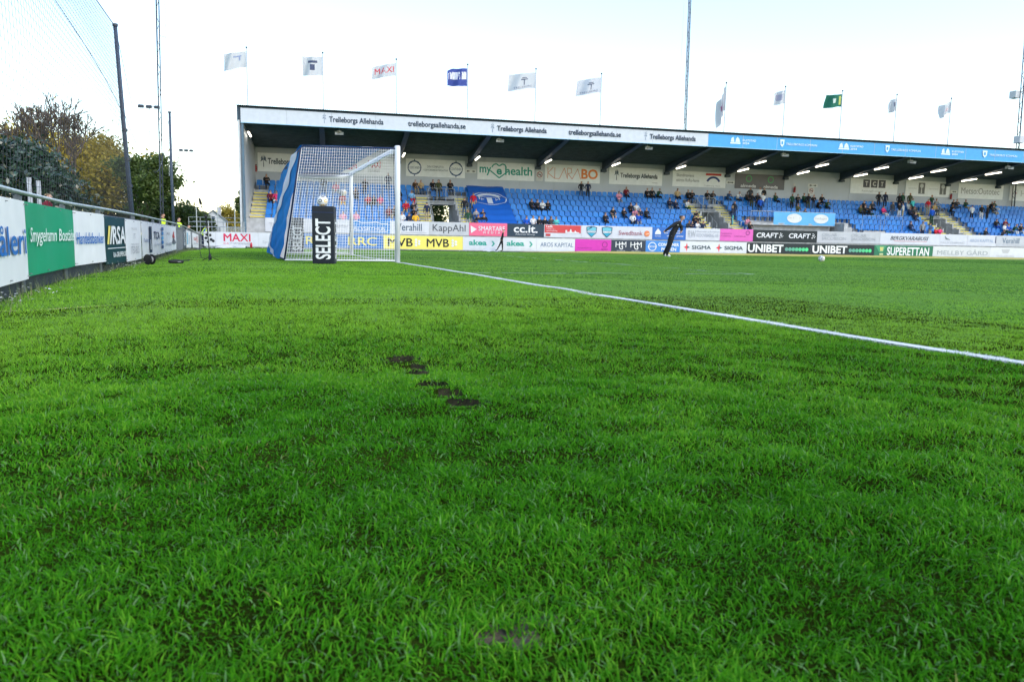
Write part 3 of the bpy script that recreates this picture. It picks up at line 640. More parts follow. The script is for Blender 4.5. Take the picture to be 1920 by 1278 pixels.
# stepped terrace, one mesh per row, broken at the openings
def spans(i):
    cuts = []
    for a, b in VOMS:
        if i <= 4: cuts.append((a, b))
    if i <= 2: cuts.append((28.9, 39.6))
    if i <= 0: cuts.append((39.6, 41.9))
    out = []; x = U0
    for a, b in sorted(cuts):
        if a > x: out.append((x, a))
        x = max(x, b)
    out.append((x, U1)); return out
for i in range(NR):
    for a, b in spans(i):
        cuts = [U0]+[c for v_ in VOMS for c in v_]+[U1] if i >= 5 else [a, b]
        for k in range(len(cuts)-1):
            over = i >= 5 and k % 2 == 1          # only a thin slab over the passages
            mb = MB(); mb.box(cuts[k], cuts[k+1], RV[i]-.70, RV[i]+.17 if i < NR-1 else 9.58, RZ[i]-(.30 if over else 1.4 if i else 1.71), RZ[i]); obj('terrace_step', mb, M_CONC, GS)
for a, b in AISLES:
    for i in range(6):
        mb = MB(); mb.box(a+.02, b-.02, RV[i]-.26, RV[i]+.171, RZ[i]-.01, RZ[i]+.245); obj('aisle_step', mb, M_CONCD, GS)
        for vv, zz in ((RV[i]-.70, RZ[i]), (RV[i]-.26, RZ[i]+.245)):
            mb = MB(); mb.box(a+.03, b-.03, vv-.012, vv+.075, zz-.085, zz+.006); obj('step_nosing', mb, M_YEL, GS)
# vomitories: side walls, balcony over the opening, and the way through
for a, b in VOMS:
    mb = MB()
    for x0, x1 in ((a-.10, a+.04), (b-.04, b+.10)):
        P = [(2.32, -.4), (9.6, -.4), (9.6, RZ[5]-.02)] ; top = []
        for i in range(5): top += [(RV[i]-.72, RZ[i]+.20), (RV[i]+.15, RZ[i]+.20)]
        prof = [(9.55, .3), (9.55, RZ[5]-.03), (RV[4]+.14, RZ[5]-.03)]+top[::-1]+[(2.30, .3)]
        n = len(prof); vs = [(x, p[0], p[1]) for x in (x0, x1) for p in prof]
        mb.add(vs, [tuple(range(n)), tuple(range(2*n-1, n-1, -1))]+[(k, k+n, (k+1) % n+n, (k+1) % n) for k in range(n)])
    obj('passage_wall', mb, M_CONC, GS)
    mb = MB(); mb.box(a+.05, b-.05, RV[5]-.72, 9.5, RZ[5]-.24, RZ[5]-.035); obj('balcony_slab', mb, M_CONCD, GS)
    mb = MB(); mb.box(a+.04, b-.04, 2.30, 11.5, .9, 1.18); obj('passage_floor', mb, M_CONCD, GS)
    mb = MB(); mb.box(a+.05, b-.05, 2.45, 2.55, 1.18, 1.50); mb.box(a+.05, b-.05, 2.8, 2.9, 1.18, 1.42); obj('passage_step', mb, M_CONC, GS)
    mb = MB(); mb.box(a+.05, b-.05, 2.43, 2.50, 1.44, 1.506); obj('step_nosing', mb, M_YEL, GS)
    rl = MB(); zt = RZ[5]+1.02; vv = RV[5]-.68
    rl.tube([(a, vv+1.0, zt), (a, vv, zt), (b, vv, zt), (b, vv+1.0, zt)], .022, 6)
    for x in np.linspace(a, b, 4): rl.tube([(x, vv, RZ[5]-.1), (x, vv, zt)], .020, 6)
    for x in np.linspace(a, b, 20): rl.tube([(x, vv, RZ[5]+.05), (x, vv, zt)], .006, 4)
    obj('balcony_rail', rl, M_STEEL, GS)
    rl = MB()
    for x in (a-.05, b+.05):
        pts = [(x, RV[i]-.3, RZ[i]+1.05) for i in range(5, -1, -1)]; rl.tube(pts, .02, 6)
        for i in range(6): rl.tube([(x, RV[i]-.3, RZ[i]), (x, RV[i]-.3, RZ[i]+1.05)], .018, 6)
    obj('stair_rail', rl, M_STEEL, GS)
# front platform over the players' tunnel
mb = MB(); mb.box(28.9, 37.2, 4.10, 4.22, -.4, RZ[3]-.40); mb.box(28.9, 37.2, 2.35, 4.1, -.4, .52); mb.box(29.1, 37.0, 3.35, 3.75, .52, .94); obj('tunnel_wall', mb, M_CONC, GS)
mb = MB(); mb.box(28.9, 37.2, 3.55, RV[3]-.70, RZ[3]-.40, RZ[3]-.20); obj('platform_slab', mb, M_CONC, GS)
mb = MB()
for k in range(5): mb.box(37.6+k*.42, 38.0+k*.42, 2.6, 4.9, -.4, 2.66-.34*k)
mb.box(39.62, 41.85, 2.6, 2.75, -.4, 2.05); obj('stepped_wall', mb, M_CONC, GS)
mb = MB(); mb.box(37.22, 37.6, 4.85, 4.95, .4, 2.6); obj('tunnel_doorway_shade', mb, M_BEAM, GS)  # dark panel standing in for the unlit depth of the tunnel opening
rl = MB(); zt = RZ[3]+.80
rl.tube([(28.9, 4.8, zt), (28.9, 3.6, zt), (37.3, 3.6, zt), (37.3, 4.9, zt)], .022, 6)
for x in np.linspace(28.9, 37.3, 11): rl.tube([(x, 3.6, RZ[3]-.4), (x, 3.6, zt)], .02, 6)
for x in np.linspace(28.9, 30.8, 18): rl.tube([(x, 3.6, RZ[3]-.3), (x, 3.6, zt)], .006, 4)
for x0 in (39.5, 41.8):
    rl.tube([(x0, 2.7, 2.05), (x0, 2.7, 3.4), (x0+1.9, 2.7, 3.4), (x0+1.9, 2.7, 2.05)], .018, 6)
obj('platform_rail', rl, M_STEEL, GS)
# parapet, back wall, end wall
mb = MB(); mb.box(U0, U1, 2.06, 2.30, -.5, 1.86); obj('parapet_wall', mb, M_CONC, GS)
segs = [];  x = U0
for a, b in VOMS: segs += [(x, a, None), (a, b, RZ[5]-.25)]; x = b
segs.append((x, U1, None))
for a, b, door in segs:
    if door: mb = MB(); mb.box(a, b, 9.6, 9.75, door, 8.2); obj('back_wall', mb, M_CLAD, GS); continue
    n = max(1, round((b-a)/3.1))
    for k in range(n):                        # cladding sheets with open joints and shallow ribs
        xa, xb = a+(b-a)*k/n, a+(b-a)*(k+1)/n; mb = MB(); mb.box(xa+.008, xb-.008, 9.6, 9.75, -.5, 8.2)
        for r in range(1, int((xb-xa)/.5)+1): mb.box(xa+r*.5-.02, xa+r*.5+.02, 9.592, 9.605, 1.0, 8.15)
        obj('wall_panel', mb, M_CLAD, GS)
mb = MB(); mb.box(U0, U1, 9.74, 9.80, -.5, 8.2); 
for a, b in VOMS: pass
mb = MB(); mb.hexa([(U0-.14, .55, -.5), (U0, .55, -.5), (U0, 9.8, -.5), (U0-.14, 9.8, -.5), (U0-.14, .55, 8.75), (U0, .55, 8.75), (U0, 9.8, 7.9), (U0-.14, 9.8, 7.9)]); obj('end_wall', mb, M_CLAD, GS)
mb = MB(); mb.box(U0-.26, U0-.13, .35, .60, -.5, 8.6); obj('corner_column', mb, mat('pale_grey_paint', (.55, .57, .6), .5, .08, 3), GS)
mb = MB(); mb.box(U0-.02, U0+.12, .30, .50, -.3, 9.3); obj('corner_post', mb, mat('slate_blue_paint', (.10, .16, .22), .5, .1, 3), GS)
# roof: deck, rafters, fascia carrier
def roof_z(v): return 8.66+(v-.3)*(-.095)
mb = MB(); n = int((U1-U0+.6)/.125)
for k in range(n):
    x0 = U0-.3+k*.125; x1 = x0+.125; r = .035
    P = [(x0, 0), (x0+.03, r), (x0+.0625, r), (x0+.0925, 0), (x1, 0)]
    for (xa, ra), (xb, rb) in zip(P[:-1], P[1:]):
        mb.add([(xa, .12, roof_z(.12)+.90+ra), (xb, .12, roof_z(.12)+.90+rb), (xb, .75, roof_z(.75)+.85+rb), (xa, .75, roof_z(.75)+.85+ra)], [(0, 1, 2, 3)])
obj('roof_edge_sheet', mb, M_DECK, GS)
mb = MB(); mb.hexa([(U0-.3, .75, roof_z(.75)+.05), (U1, .75, roof_z(.75)+.05), (U1, 10.3, roof_z(10.3)+.05), (U0-.3, 10.3, roof_z(10.3)+.05),
                    (U0-.3, .75, roof_z(.75)+.85), (U1, .75, roof_z(.75)+.85), (U1, 10.3, roof_z(10.3)+.25), (U0-.3, 10.3, roof_z(10.3)+.25)])
obj('roof_deck', mb, M_DECK, GS)
for k in range(44):                           # ribs of the deck's underside
    v = .95+k*.20
    if v < 9.5: mb = MB(); mb.box(U0, U1, v, v+.07, roof_z(v)-.01, roof_z(v)+.06); obj('roof_rib', mb, M_DECK, GS)
mb = MB(); mb.box(U0-.3, U1, .36, .76, roof_z(.5)-.12, roof_z(.5)+.86); obj('fascia_frame', mb, M_BEAM, GS)
BEAMS = [4.83+6.19*k for k in range(-2, 12)]
for k, u in enumerate(BEAMS):
    mb = MB(); w = .11
    mb.hexa([(u-w, .76, roof_z(.76)-.18), (u+w, .76, roof_z(.76)-.18), (u+w, 9.6, roof_z(9.6)-.62), (u-w, 9.6, roof_z(9.6)-.62),
             (u-w, .76, roof_z(.76)+.04), (u+w, .76, roof_z(.76)+.04), (u+w, 9.6, roof_z(9.6)+.04), (u-w, 9.6, roof_z(9.6)+.04)])
    mb.hexa([(u-.19, .76, roof_z(.76)-.21), (u+.19, .76, roof_z(.76)-.21), (u+.19, 9.6, roof_z(9.6)-.65), (u-.19, 9.6, roof_z(9.6)-.65),
             (u-.19, .76, roof_z(.76)-.182), (u+.19, .76, roof_z(.76)-.182), (u+.19, 9.6, roof_z(9.6)-.622), (u-.19, 9.6, roof_z(9.6)-.622)])
    mb.box(u-.22, u+.22, 9.2, 9.6, roof_z(9.6)-.86, roof_z(9.6)-.64)
    obj('roof_beam', mb, M_BEAM, GS)
# lit tube lamps under the rafters
M_TUBE = mat('lit_lamp_tube', (.9, .88, .8), .4, 0, emit=((1, .92, .76), 3.0))
def beam_under(v): return roof_z(.76)-.21+(v-.76)/(9.6-.76)*(roof_z(9.6)-.65-roof_z(.76)+.21)
TUBES = [(u, 7.0) for u in BEAMS]+[(u, 4.2) for u in BEAMS if u > 28]+[(U0+.25, 3.0)]
for n_, (u, v) in enumerate(TUBES):
    p = st(u+.26 if n_ < len(TUBES)-1 else u, v); l = empty('tube_lamp', (p[0], p[1], beam_under(v)-.10), TH)
    lab = '%s tube lamp, beam %s' % ('lit rear' if v > 5 else 'lit front', beside(project(st(u, 9.5, 6.5))[0]))
    if n_ == len(TUBES)-1: lab = 'lit tube lamp at the end wall of the grandstand'
    tag(l, lab, 'lamp', 'tube lamps under the stand roof')
    tl = .098
    mb = MB(); mb.hexa([(-.07, -.92, .03+.92*.05), (.07, -.92, .03+.92*.05), (.07, .92, .03-.92*.05), (-.07, .92, .03-.92*.05), (-.05, -.92, .085+.92*.05), (.05, -.92, .085+.92*.05), (.05, .92, .085-.92*.05), (-.05, .92, .085-.92*.05)]); obj('lamp_body', mb, M_GREYP, l)
    mb = MB(); mb.tube([(0, -.88, 0+.88*.05), (0, .88, 0-.88*.05)], .065, 8); obj('tube', mb, M_TUBE, l, smooth=True)
    mb = MB(); mb.tube([(-.05, 0, .08), (-.2, 0, .13)], .012, 5); obj('bracket', mb, M_BEAM, l)
# loudspeakers hung from the roof front
M_HORN = mat('pale_horn_plastic', (.55, .56, .58), .5, .1, 6)
for px, py in ((636, 249), (936, 263), (1214, 277), (1469, 290), (1707, 303), (1890, 314)):
    u, z = on_v(px, py, 1.1); p = st(u, 1.1); l = empty('loudspeaker', (p[0], p[1], z), TH)
    tag(l, 'pale loudspeaker under the roof edge, %s' % beside(project(st(u, 9.5, 6.5))[0]), 'loudspeaker', 'loudspeakers under the roof front')
    mb = MB(); mb.box(-.16, .16, -.10, .16, -.12, .12); obj('cabinet', mb, M_HORN, l)
    mb = MB(); pr = [(-.30, -.19), (.30, -.19), (.30, .02), (-.30, .02)]; bk = [(-.10, -.08), (.10, -.08), (.10, .06), (-.10, .06)]
    mb.add([(x, -.34, z_) for x, z_ in pr]+[(x, -.10, z_) for x, z_ in bk], [(0, 1, 5, 4), (1, 2, 6, 5), (2, 3, 7, 6), (3, 0, 4, 7), (4, 5, 6, 7)]); obj('horn', mb, M_HORN, l)
    mb = MB(); mb.tube([(0, .05, .12), (0, .05, max(.2, roof_z(1.1)-z))], .02, 6); obj('hanger', mb, M_STEEL, l)
# seats
def seat_mesh(m):
    mb = MB(); w = .215
    # pan with a rolled front lip
    pr = [(-.46, .36), (-.455, .445), (-.40, .462), (-.10, .430), (-.06, .44), (-.06, .41), (-.38, .43), (-.43, .36)]
    n = len(pr); mb.add([(x, p[0], p[1]) for x in (-w, w) for p in pr], [tuple(range(n-1, -1, -1)), tuple(range(n, 2*n))]+[(k, (k+1) % n, (k+1) % n+n, k+n) for k in range(n)])
    # back with rounded shoulders, leaning a little
    bk = [(-w, .43), (w, .43), (w, .74), (w-.03, .795), (w-.09, .82), (-w+.09, .82), (-w+.03, .795), (-w, .74)]
    n = len(bk); f0 = lambda x, z: (x, -.075+.10*(z-.43)+.02*(x/w)**2*-1, z)
    mb.add([f0(*p) for p in bk]+[(x, -.045+.10*(z-.43), z) for x, z in bk], [tuple(range(n)), tuple(range(2*n-1, n-1, -1))]+[(k+1 if k+1 < n else 0, k, k+n, (k+1) % n+n) for k in range(n)])
    mb.box(-.03, .03, -.30, -.08, 0.0, .40)
    return mb
SEATS = [(s_, seat_mesh(None)) for s_ in range(3)]; seat_me = [SEATS[k][1].mesh('seat', [M_SEAT[k]]) for k in range(3)]
spots = []
for i in range(NR):
    u = U0+.42+(.25 if i % 2 else 0)*0
    while u < 64:
        if seat_free(u, i) and seat_free(u-.2, i) and seat_free(u+.2, i):
            P = st(u, RV[i], RZ[i]+.6); q = project(P); d = float((P-CAM)@_f)
            if -60 < q[0] < 2150: spots.append((d, u, i))
        u += .50
spots.sort(); near = spots[:300]; rest = spots[300:]
for d, u, i in near: put('seat', seat_me[random.choice((0, 0, 1, 2))], GS, (u+random.uniform(-.006, .006), RV[i], RZ[i]), random.uniform(-.02, .02))
mbs = [MB(), MB(), MB()]
for d, u, i in rest:
    k = random.choice((0, 0, 1, 2)); sm = SEATS[k][1]; o = len(mbs[k].v); mbs[k].v += [(x+u, y+RV[i], z+RZ[i]) for x, y, z in sm.v]; mbs[k].f += [tuple(t+o for t in f) for f in sm.f]; mbs[k].m += [0]*len(sm.f)
allm = MB()
for k in range(3): allm.add(mbs[k].v, mbs[k].f, k)
stuff(obj('distant_seats', allm, M_SEAT, GS))
# ------------------------------------------------------------------ fascia signs
INK = srgb(28, 48, 72); LB = srgb(125, 195, 235)
def fpx(px, v, z, u0, u1):                    # photo column -> fraction along a sign at height z
    lo, hi = -40.0, 90.0
    for _ in range(50):
        m_ = (lo+hi)/2
        if project(st(m_, v, z))[0] < px: lo = m_
        else: hi = m_
    return (lo-u0)/(u1-u0)
def upx(px, v, z): return fpx(px, v, z, 0, 1)
def palm(cx, s, col, H_L):                    # a small palm-tree emblem, s = width in fractions of length
    out = [('poly', [(cx-.05*s, .22), (cx+.08*s, .22), (cx+.03*s, .62), (cx-.03*s, .62)], col)]
    for dx, z in ((-.5, .62), (.5, .60), (-.42, .80), (.42, .80), (-.12, .90), (.15, .92)):
        out.append(('poly', [(cx-.02*s, .60), (cx+dx*s*.5, z+.03), (cx+dx*s, z-.10), (cx+dx*s*.5, z-.06)], col))
    return out
FV = .28; FZ0, FZ1 = 8.44, 9.42; ua, ub, uc = U0-.05, upx(1328, FV, 9), 66.0
def fx_(px): return fpx(px, FV, 8.9, ua, ub)
items = []
for p0, p1, t0, t1, txt in ((602, 614, 617, 719, 'Trelleborgs Allehanda'), (0, 0, 765, 873, 'trelleborgsallehanda.se'), (918, 929, 932, 1025, 'Trelleborgs Allehanda'), (0, 0, 1066, 1164, 'trelleborgsallehanda.se'), (1206, 1215, 1218, 1304, 'Trelleborgs Allehanda')):
    if p0: items += palm((fx_(p0)+fx_(p1))/2, (fx_(p1)-fx_(p0))*.62, srgb(110, 130, 155), 1)
    items.append(('t', txt, (fx_(t0)+fx_(t1))/2, .47, fx_(t1)-fx_(t0), .52, INK, .022))
sign('fascia_sign', 'long white sign with dark blue newspaper lettering along the roof edge', 'sign', st(ua, FV), st(ub, FV), FZ0, FZ1, (.58, .62, .70), items, .06)
def fx2(px): return fpx(px, FV, 8.9, ub, uc)
items = []; PW = (.66, .80, .90)
for e0, e1, t0, t1 in ((1369, 1388, 1392, 1417), (1572, 1592, 1594, 1618), (1764, 1781, 1784, 1806)):
    c = (fx2(e0)+fx2(e1))/2; w = fx2(e1)-fx2(e0)
    items += [('rect', c-w*.5, .30, c+w*.5, .42, PW), ('poly', [(c-w*.45, .45), (c-w*.1, .45), (c-w*.2, .85), (c-w*.4, .75)], PW), ('poly', [(c, .45), (c+w*.45, .45), (c+w*.38, .7), (c+w*.2, .88), (c+w*.05, .7)], PW)]
    items += [('t', 'KUSTSTAD', (fx2(t0)+fx2(t1))/2, .62, fx2(t1)-fx2(t0), .16, PW, .02), ('t', '2024', (fx2(t0)*.75+fx2(t1)*.25), .38, (fx2(t1)-fx2(t0))*.5, .16, PW, .02)]
for e0, e1, t0, t1 in ((1462, 1470, 1473, 1531), (1659, 1667, 1670, 1725), (1841, 1850, 1854, 1906)):
    c = (fx2(e0)+fx2(e1))/2; w = fx2(e1)-fx2(e0)
    items += [('poly', [(c-w*.5, .85), (c-w*.4, .42), (c, .22), (c+w*.4, .42), (c+w*.5, .85)], PW), ('rect', c-w*.2, .45, c+w*.2, .7, srgb(60, 150, 215)), ('t', 'TRELLEBORGS KOMMUN', (fx2(t0)+fx2(t1))/2, .5, fx2(t1)-fx2(t0), .18, PW, .012)]
sign('fascia_sign', 'long sky blue sign with white emblems and lettering along the roof edge', 'sign', st(ub+.01, FV), st(uc, FV), FZ0, FZ1, srgb(70, 160, 222), items, .06)
for o_ in [o for o in COL.objects if o.name.startswith('fascia_sign')]:    # sheet joints and the drip edge
    L_ = max(v.co.x for v in o_.data.vertices); x = 3.1
    while x < L_-.5: mb = MB(); mb.box(x-.012, x+.012, -.007, .002, .01, .97); obj('sheet_joint', mb, flat((.42, .46, .52)), o_); x += 3.1
    mb = MB(); mb.box(0, L_, -.05, .004, -.045, -.002); obj('drip_edge', mb, mat('pale_blue_trim', srgb(150, 195, 220), .5, .05, 3), o_)
# ================================================================== advertising boards
def pboard(name, label, px0, px1, v, z0, z1, col, items, amp=0.0, group=None, cat='advertising board', thick=.03, name_items=None):
    zm = (z0+z1)/2; u0, u1 = upx(px0, v, zm), upx(px1, v, zm)
    def fr(px): return (upx(px, v, zm)-u0)/(u1-u0)
    out = []
    for it in items:
        if it[0] == 'T':                      # text given by photo columns
            _, txt, a, b, cz, h, c = it[:7]; out.append(('t', txt, (fr(a)+fr(b))/2, cz, fr(b)-fr(a), h, c)+tuple(it[7:]))
        elif it[0] == 'D': _, px, cz, r, c = it; out.append(('disc', fr(px), cz, r, r, c))
        elif it[0] == 'RG': _, px, cz, r0, r1, c = it; out.append(('ring', fr(px), cz, r0, r1, c))
        elif it[0] == 'RC': _, a, z_a, b, z_b, c = it; out.append(('rect', fr(a), z_a, fr(b), z_b, c))
        elif it[0] == 'P': _, P, c = it; out.append(('poly', [(fr(x), z) for x, z in P], c))
        elif it[0] == 'LN': _, P, w, c = it; out.append(('line', [(fr(x), z) for x, z in P], w, c))
        else: out.append(it)
    return sign(name, label, cat, st(u0+.008, v), st(u1-.008, v), z0, z1, col, out, thick, amp, group)
WT = (.62, .64, .70); WT2 = (.50, .52, .56); BK = srgb(26, 32, 40); NV = srgb(38, 58, 76); TEAL = srgb(40, 155, 140); PWH = (.74, .75, .78)
GL = 'boards along the touchline'; GU = 'boards on the front wall of the stand'
LZ0, LZ1, UZ0, UZ1 = -.20, .79, .90, 1.91
B = pboard
def lower(label, a, b, col, items, amp=0.0):
    o = B('advertising_board', label, a, b, 0, LZ0, LZ1, col, items, amp, GL)
    L = max(v.co.x for v in o.data.vertices); mb = MB(); n = max(2, int(L/2.6)+1)
    for k in range(n):                        # feet and back frame
        x = .25+(L-.5)*k/(n-1); mb.box(x-.03, x+.03, .03, .09, -.16, .93); mb.box(x-.04, x+.04, -.10, .5, -.17, -.11)
    obj('support', mb, M_STEEL, o); return o
lower('white board with black dots at the corner of the pitch', 382, 404, WT, [('D', x, z, .10, BK) for x, z in ((386, .55), (390, .3), (394, .75), (396, .45), (400, .35), (388, .8))])
lower('white board with large red supermarket lettering', 404, 484, WT, [('T', 'MAXI', 419, 470, .62, .55, srgb(205, 45, 85), .018), ('T', 'ICA', 419, 429, .20, .14, srgb(200, 60, 80)), ('T', 'STORMARKNAD', 430, 469, .20, .14, (.3, .3, .33)), ('T', 'TRELLEBORG', 450, 470, .9, .07, (.45, .45, .5))])
lower('white board with thin pale grey lettering partly behind the goal cover', 484, 564, WT, [('T', 'Sporthuset', 492, 535, .32, .24, (.42, .44, .5), 0)])
lower('blue board with yellow three-letter capitals behind the goal', 564, 719, srgb(45, 115, 190), [('T', 'RRC', 573, 632, .52, .62, srgb(235, 215, 90), .014), ('T', 'RRC', 653, 707, .52, .62, srgb(235, 215, 90), .014)])
def diamonds(px, s, c): return [('P', [(px-s, .5+dz), (px, .5+dz+.11), (px+s, .5+dz), (px, .5+dz-.11)], c) for dz in (-.2, 0, .2)]+[('P', [(px+s*.9, .5+dz), (px+s*1.9, .5+dz+.11), (px+s*2.9, .5+dz), (px+s*1.9, .5+dz-.11)], c) for dz in (-.1, .1)]
lower('yellow board with bold dark capitals beside the goal post', 719, 868, srgb(238, 222, 110), [('T', 'MVB', 727, 774, .50, .62, BK, .014), ('T', 'MVB', 800, 842, .50, .62, BK, .014)]+diamonds(780, 3, (.75, .76, .78))+diamonds(849, 3, (.75, .76, .78)))
def chev(px, c): return ('P', [(px, .72), (px+3.2, .72), (px+7, .52), (px+3.2, .32), (px, .32), (px+3.8, .52)], c)
lower('white board with green lettering and green arrows', 868, 1006, WT, [('T', 'akea', 879, 912.5, .58, .42, TEAL, .03), chev(921, TEAL), ('T', 'akea', 950, 983, .58, .42, TEAL, .03), chev(992, TEAL), ('T', 'ekonomi och redovisning', 880, 925, .14, .08, (.48, .5, .53)), ('T', 'ekonomi och redovisning', 951, 996, .14, .08, (.48, .5, .53))])
lower('white board with thin blue-grey capitals, left of the magenta board', 1006, 1078, WT, [('T', 'AROS KAPITAL', 1013, 1075, .52, .33, srgb(90, 115, 150), .006)])
lower('plain magenta board with faint dark lettering', 1078, 1146, srgb(200, 50, 170), [('T', 'Fastighetsservice', 1083, 1110, .3, .10, srgb(120, 30, 110)), ('RG', 1134, .6, .18, .24, srgb(140, 40, 125)), ('T', 'BORG', 1128, 1140, .22, .12, srgb(120, 30, 110))])
def hgm(a, b): return [('T', 'H', a, a+(b-a)*.4, .64, .44, PWH, .0), ('T', 'G', a+(b-a)*.32, a+(b-a)*.70, .50, .5, PWH, .0), ('T', 'M', a+(b-a)*.58, b, .64, .44, PWH, .0), ('T', 'TRELLEBORG', a+2, b-2, .14, .07, (.6, .6, .62))]
lower('dark board with two thin white letter emblems', 1146, 1210.6, srgb(44, 55, 72), hgm(1154, 1174)+hgm(1182, 1203))
lower('blue board with white hexagon emblem and white capitals, low row', 1210.6, 1275, srgb(62, 130, 208), [('RG', 1223, .52, .30, .36, PWH), ('T', 'CONTAINER', 1214.5, 1231.5, .52, .16, PWH, .01), ('T', 'CONTAINER', 1234, 1273, .70, .26, PWH, .03), ('T', 'PODEN', 1240, 1268, .32, .26, PWH, .03)])
def star(px, s): return [('P', [(px-s, .52), (px-1, .62), (px-.5, .52), (px-1, .42)], srgb(215, 45, 65)), ('P', [(px, .88), (px+1.4, .6), (px, .5), (px-1.6, .6)], srgb(215, 45, 65)), ('P', [(px, .16), (px+1.4, .44), (px, .54), (px-1.6, .44)], srgb(225, 80, 90)), ('P', [(px+s, .52), (px+1, .62), (px+.5, .52), (px+1, .42)], srgb(40, 90, 100))]
lower('white board with red and teal stars beside dark capitals', 1275, 1400, WT, star(1287.5, 6)+[('T', 'SIGMA', 1297, 1333, .52, .32, srgb(60, 78, 90), .022)]+star(1348, 6)+[('T', 'SIGMA', 1358, 1393, .52, .32, srgb(60, 78, 90), .022)])
def unib(a, b):
    W_ = b-a; t = [('T', 'UNIBET', a+2, a+.57*W_, .54, .66, PWH, .03)]
    for k in range(7): g = k/6; t.append(('D', a+.62*W_+k*.052*W_, .50, .16, srgb(int(95-20*g), int(150+60*g), int(140-5*g))))
    return t
lower('black board with bold white capitals and green dots, left one of two', 1400, 1520.6, srgb(24, 38, 46), unib(1400, 1520.6))
lower('black board with bold white capitals and green dots, right one of two', 1520.9, 1639, srgb(24, 38, 46), unib(1521, 1639))
lower('dark green league board with bold white capitals and cup emblem', 1639, 1749, srgb(32, 110, 82), [('T', 'SUPERETTAN', 1663, 1742, .50, .74, PWH, .022), ('P', [(1641, .95), (1661, .95), (1655, .4), (1648, .4)], srgb(70, 150, 110)), ('P', [(1649, .85), (1656, .85), (1655, .5), (1650, .5)], srgb(190, 190, 120)), ('RC', 1649, .15, 1656, .3, srgb(190, 200, 150))])
lower('pale grey board with thin serif-like grey capitals', 1749, 1856, (.58, .60, .63), [('T', 'MELLBY GÅRD', 1757, 1852, .52, .5, (.30, .34, .38), .004)])
lower('white board with faint grey cup emblem and lettering', 1856, 1965, WT, [('P', [(1877, .85), (1893, .85), (1890, .5), (1880, .5)], (.45, .46, .5)), ('T', 'TRELLEBORG', 1867, 1902, .24, .18, (.48, .5, .53)), ('T', 'TRELLEBORG', 1922, 1957, .24, .18, (.48, .5, .53))])
def upper(label, a, b, col, items, amp=.012): return B('advertising_board', label, a, b, 2.0, UZ0, UZ1, col, items, amp, GU, 'banner')
upper('white banner with dark capitals, beginning of the front wall row', 497, 600, WT, [('T', 'EX', 552, 566, .55, .45, (.2, .2, .24), .01), ('T', 'TIMEX', 505, 540, .5, .3, (.5, .5, .55))])
upper('white banner with small dark script behind the goal', 600, 660, WT, [('T', 'Lagerhaus', 629, 652, .5, .3, (.3, .3, .35), 0, .3)])
upper('blue banner with white house outline and white capitals', 660, 731, srgb(50, 130, 200), [('T', 'ÄLVSBYHUS', 662, 722, .40, .36, PWH, .008), ('LN', [(663, .16), (727, .16), (727, .78), (716, .74), (705, .86), (693, .80), (678, .78), (668, .95), (663, .86)], .05, PWH)])
upper('white banner with blue-grey lettering beside the near goal post', 731, 805, WT, [('T', 'Verahill', 743, 791, .55, .55, srgb(60, 85, 110), .004), ('RC', 745, .13, 800, .155, (.45, .48, .53))])
upper('white banner with thin black lettering, left of the pink banner', 805, 879.5, WT2, [('T', 'KappAhl', 811, 873, .48, .68, (.06, .07, .09), .0)])
upper('pink banner with white arrow and white capitals', 879.5, 951, srgb(232, 105, 140), [('T', 'SMARTARE', 897, 947, .58, .36, PWH, .01), ('T', 'M  E  D  I  A', 906, 938, .26, .16, PWH, .02), ('P', [(882, .78), (883, .2), (894, .5)], PWH)])
upper('dark blue-grey banner with large white lower-case letters', 951, 1020, NV, [('T', 'cc.it.', 963, 1008, .60, .58, PWH, .022), ('T', 'Advance Group', 966, 1003, .17, .13, PWH, .0)])
upper('red and white banner with white lettering and skyline', 1020, 1090, WT, [('RC', 1021, .36, 1089, .97, srgb(205, 70, 75)), ('T', 'Lediga förråd', 1024, 1057, .83, .22, PWH, .02), ('T', 'Trelleborg centrum', 1024, 1050, .64, .10, PWH), ('T', 'ring oss redan idag', 1024, 1045, .50, .11, PWH, .01), ('P', [(1060, .36), (1060, .6), (1063, .6), (1063, .45), (1068, .45), (1069, .66), (1071, .66), (1072, .45), (1077, .45), (1078, .6), (1081, .45), (1086, .42), (1086, .36)], PWH), ('RC', 1023, .10, 1032, .28, srgb(190, 60, 65))])
def shield(a, b): return [('P', [(a, .88), ((a+b)/2, .96), (b, .88), (b-1, .42), ((a+b)/2, .06), (a+1, .42)], srgb(30, 75, 105)), ('P', [(a+1.5, .83), ((a+b)/2, .89), (b-1.5, .83), (b-2, .60), (a+2, .60)], srgb(110, 190, 210)), ('P', [(a+2, .58), (b-2, .58), (b-2.2, .44), (a+2.2, .44)], (.7, .75, .78)), ('P', [(a+2.5, .42), (b-2.5, .42), ((a+b)/2, .13)], srgb(60, 165, 195)), ('T', 'skånska', a+3, b-3, .52, .09, srgb(30, 70, 100))]
upper('white banner with two blue shield emblems and pale red bank lettering', 1090, 1223, WT, shield(1099, 1119)+shield(1128, 1148)+[('T', 'Swedbank', 1160, 1205, .48, .36, srgb(165, 105, 120), .004), ('D', 1213, .46, .24, srgb(225, 130, 85)), ('P', [(1209, .38), (1216, .40), (1218, .52), (1213, .46)], srgb(240, 200, 170))])
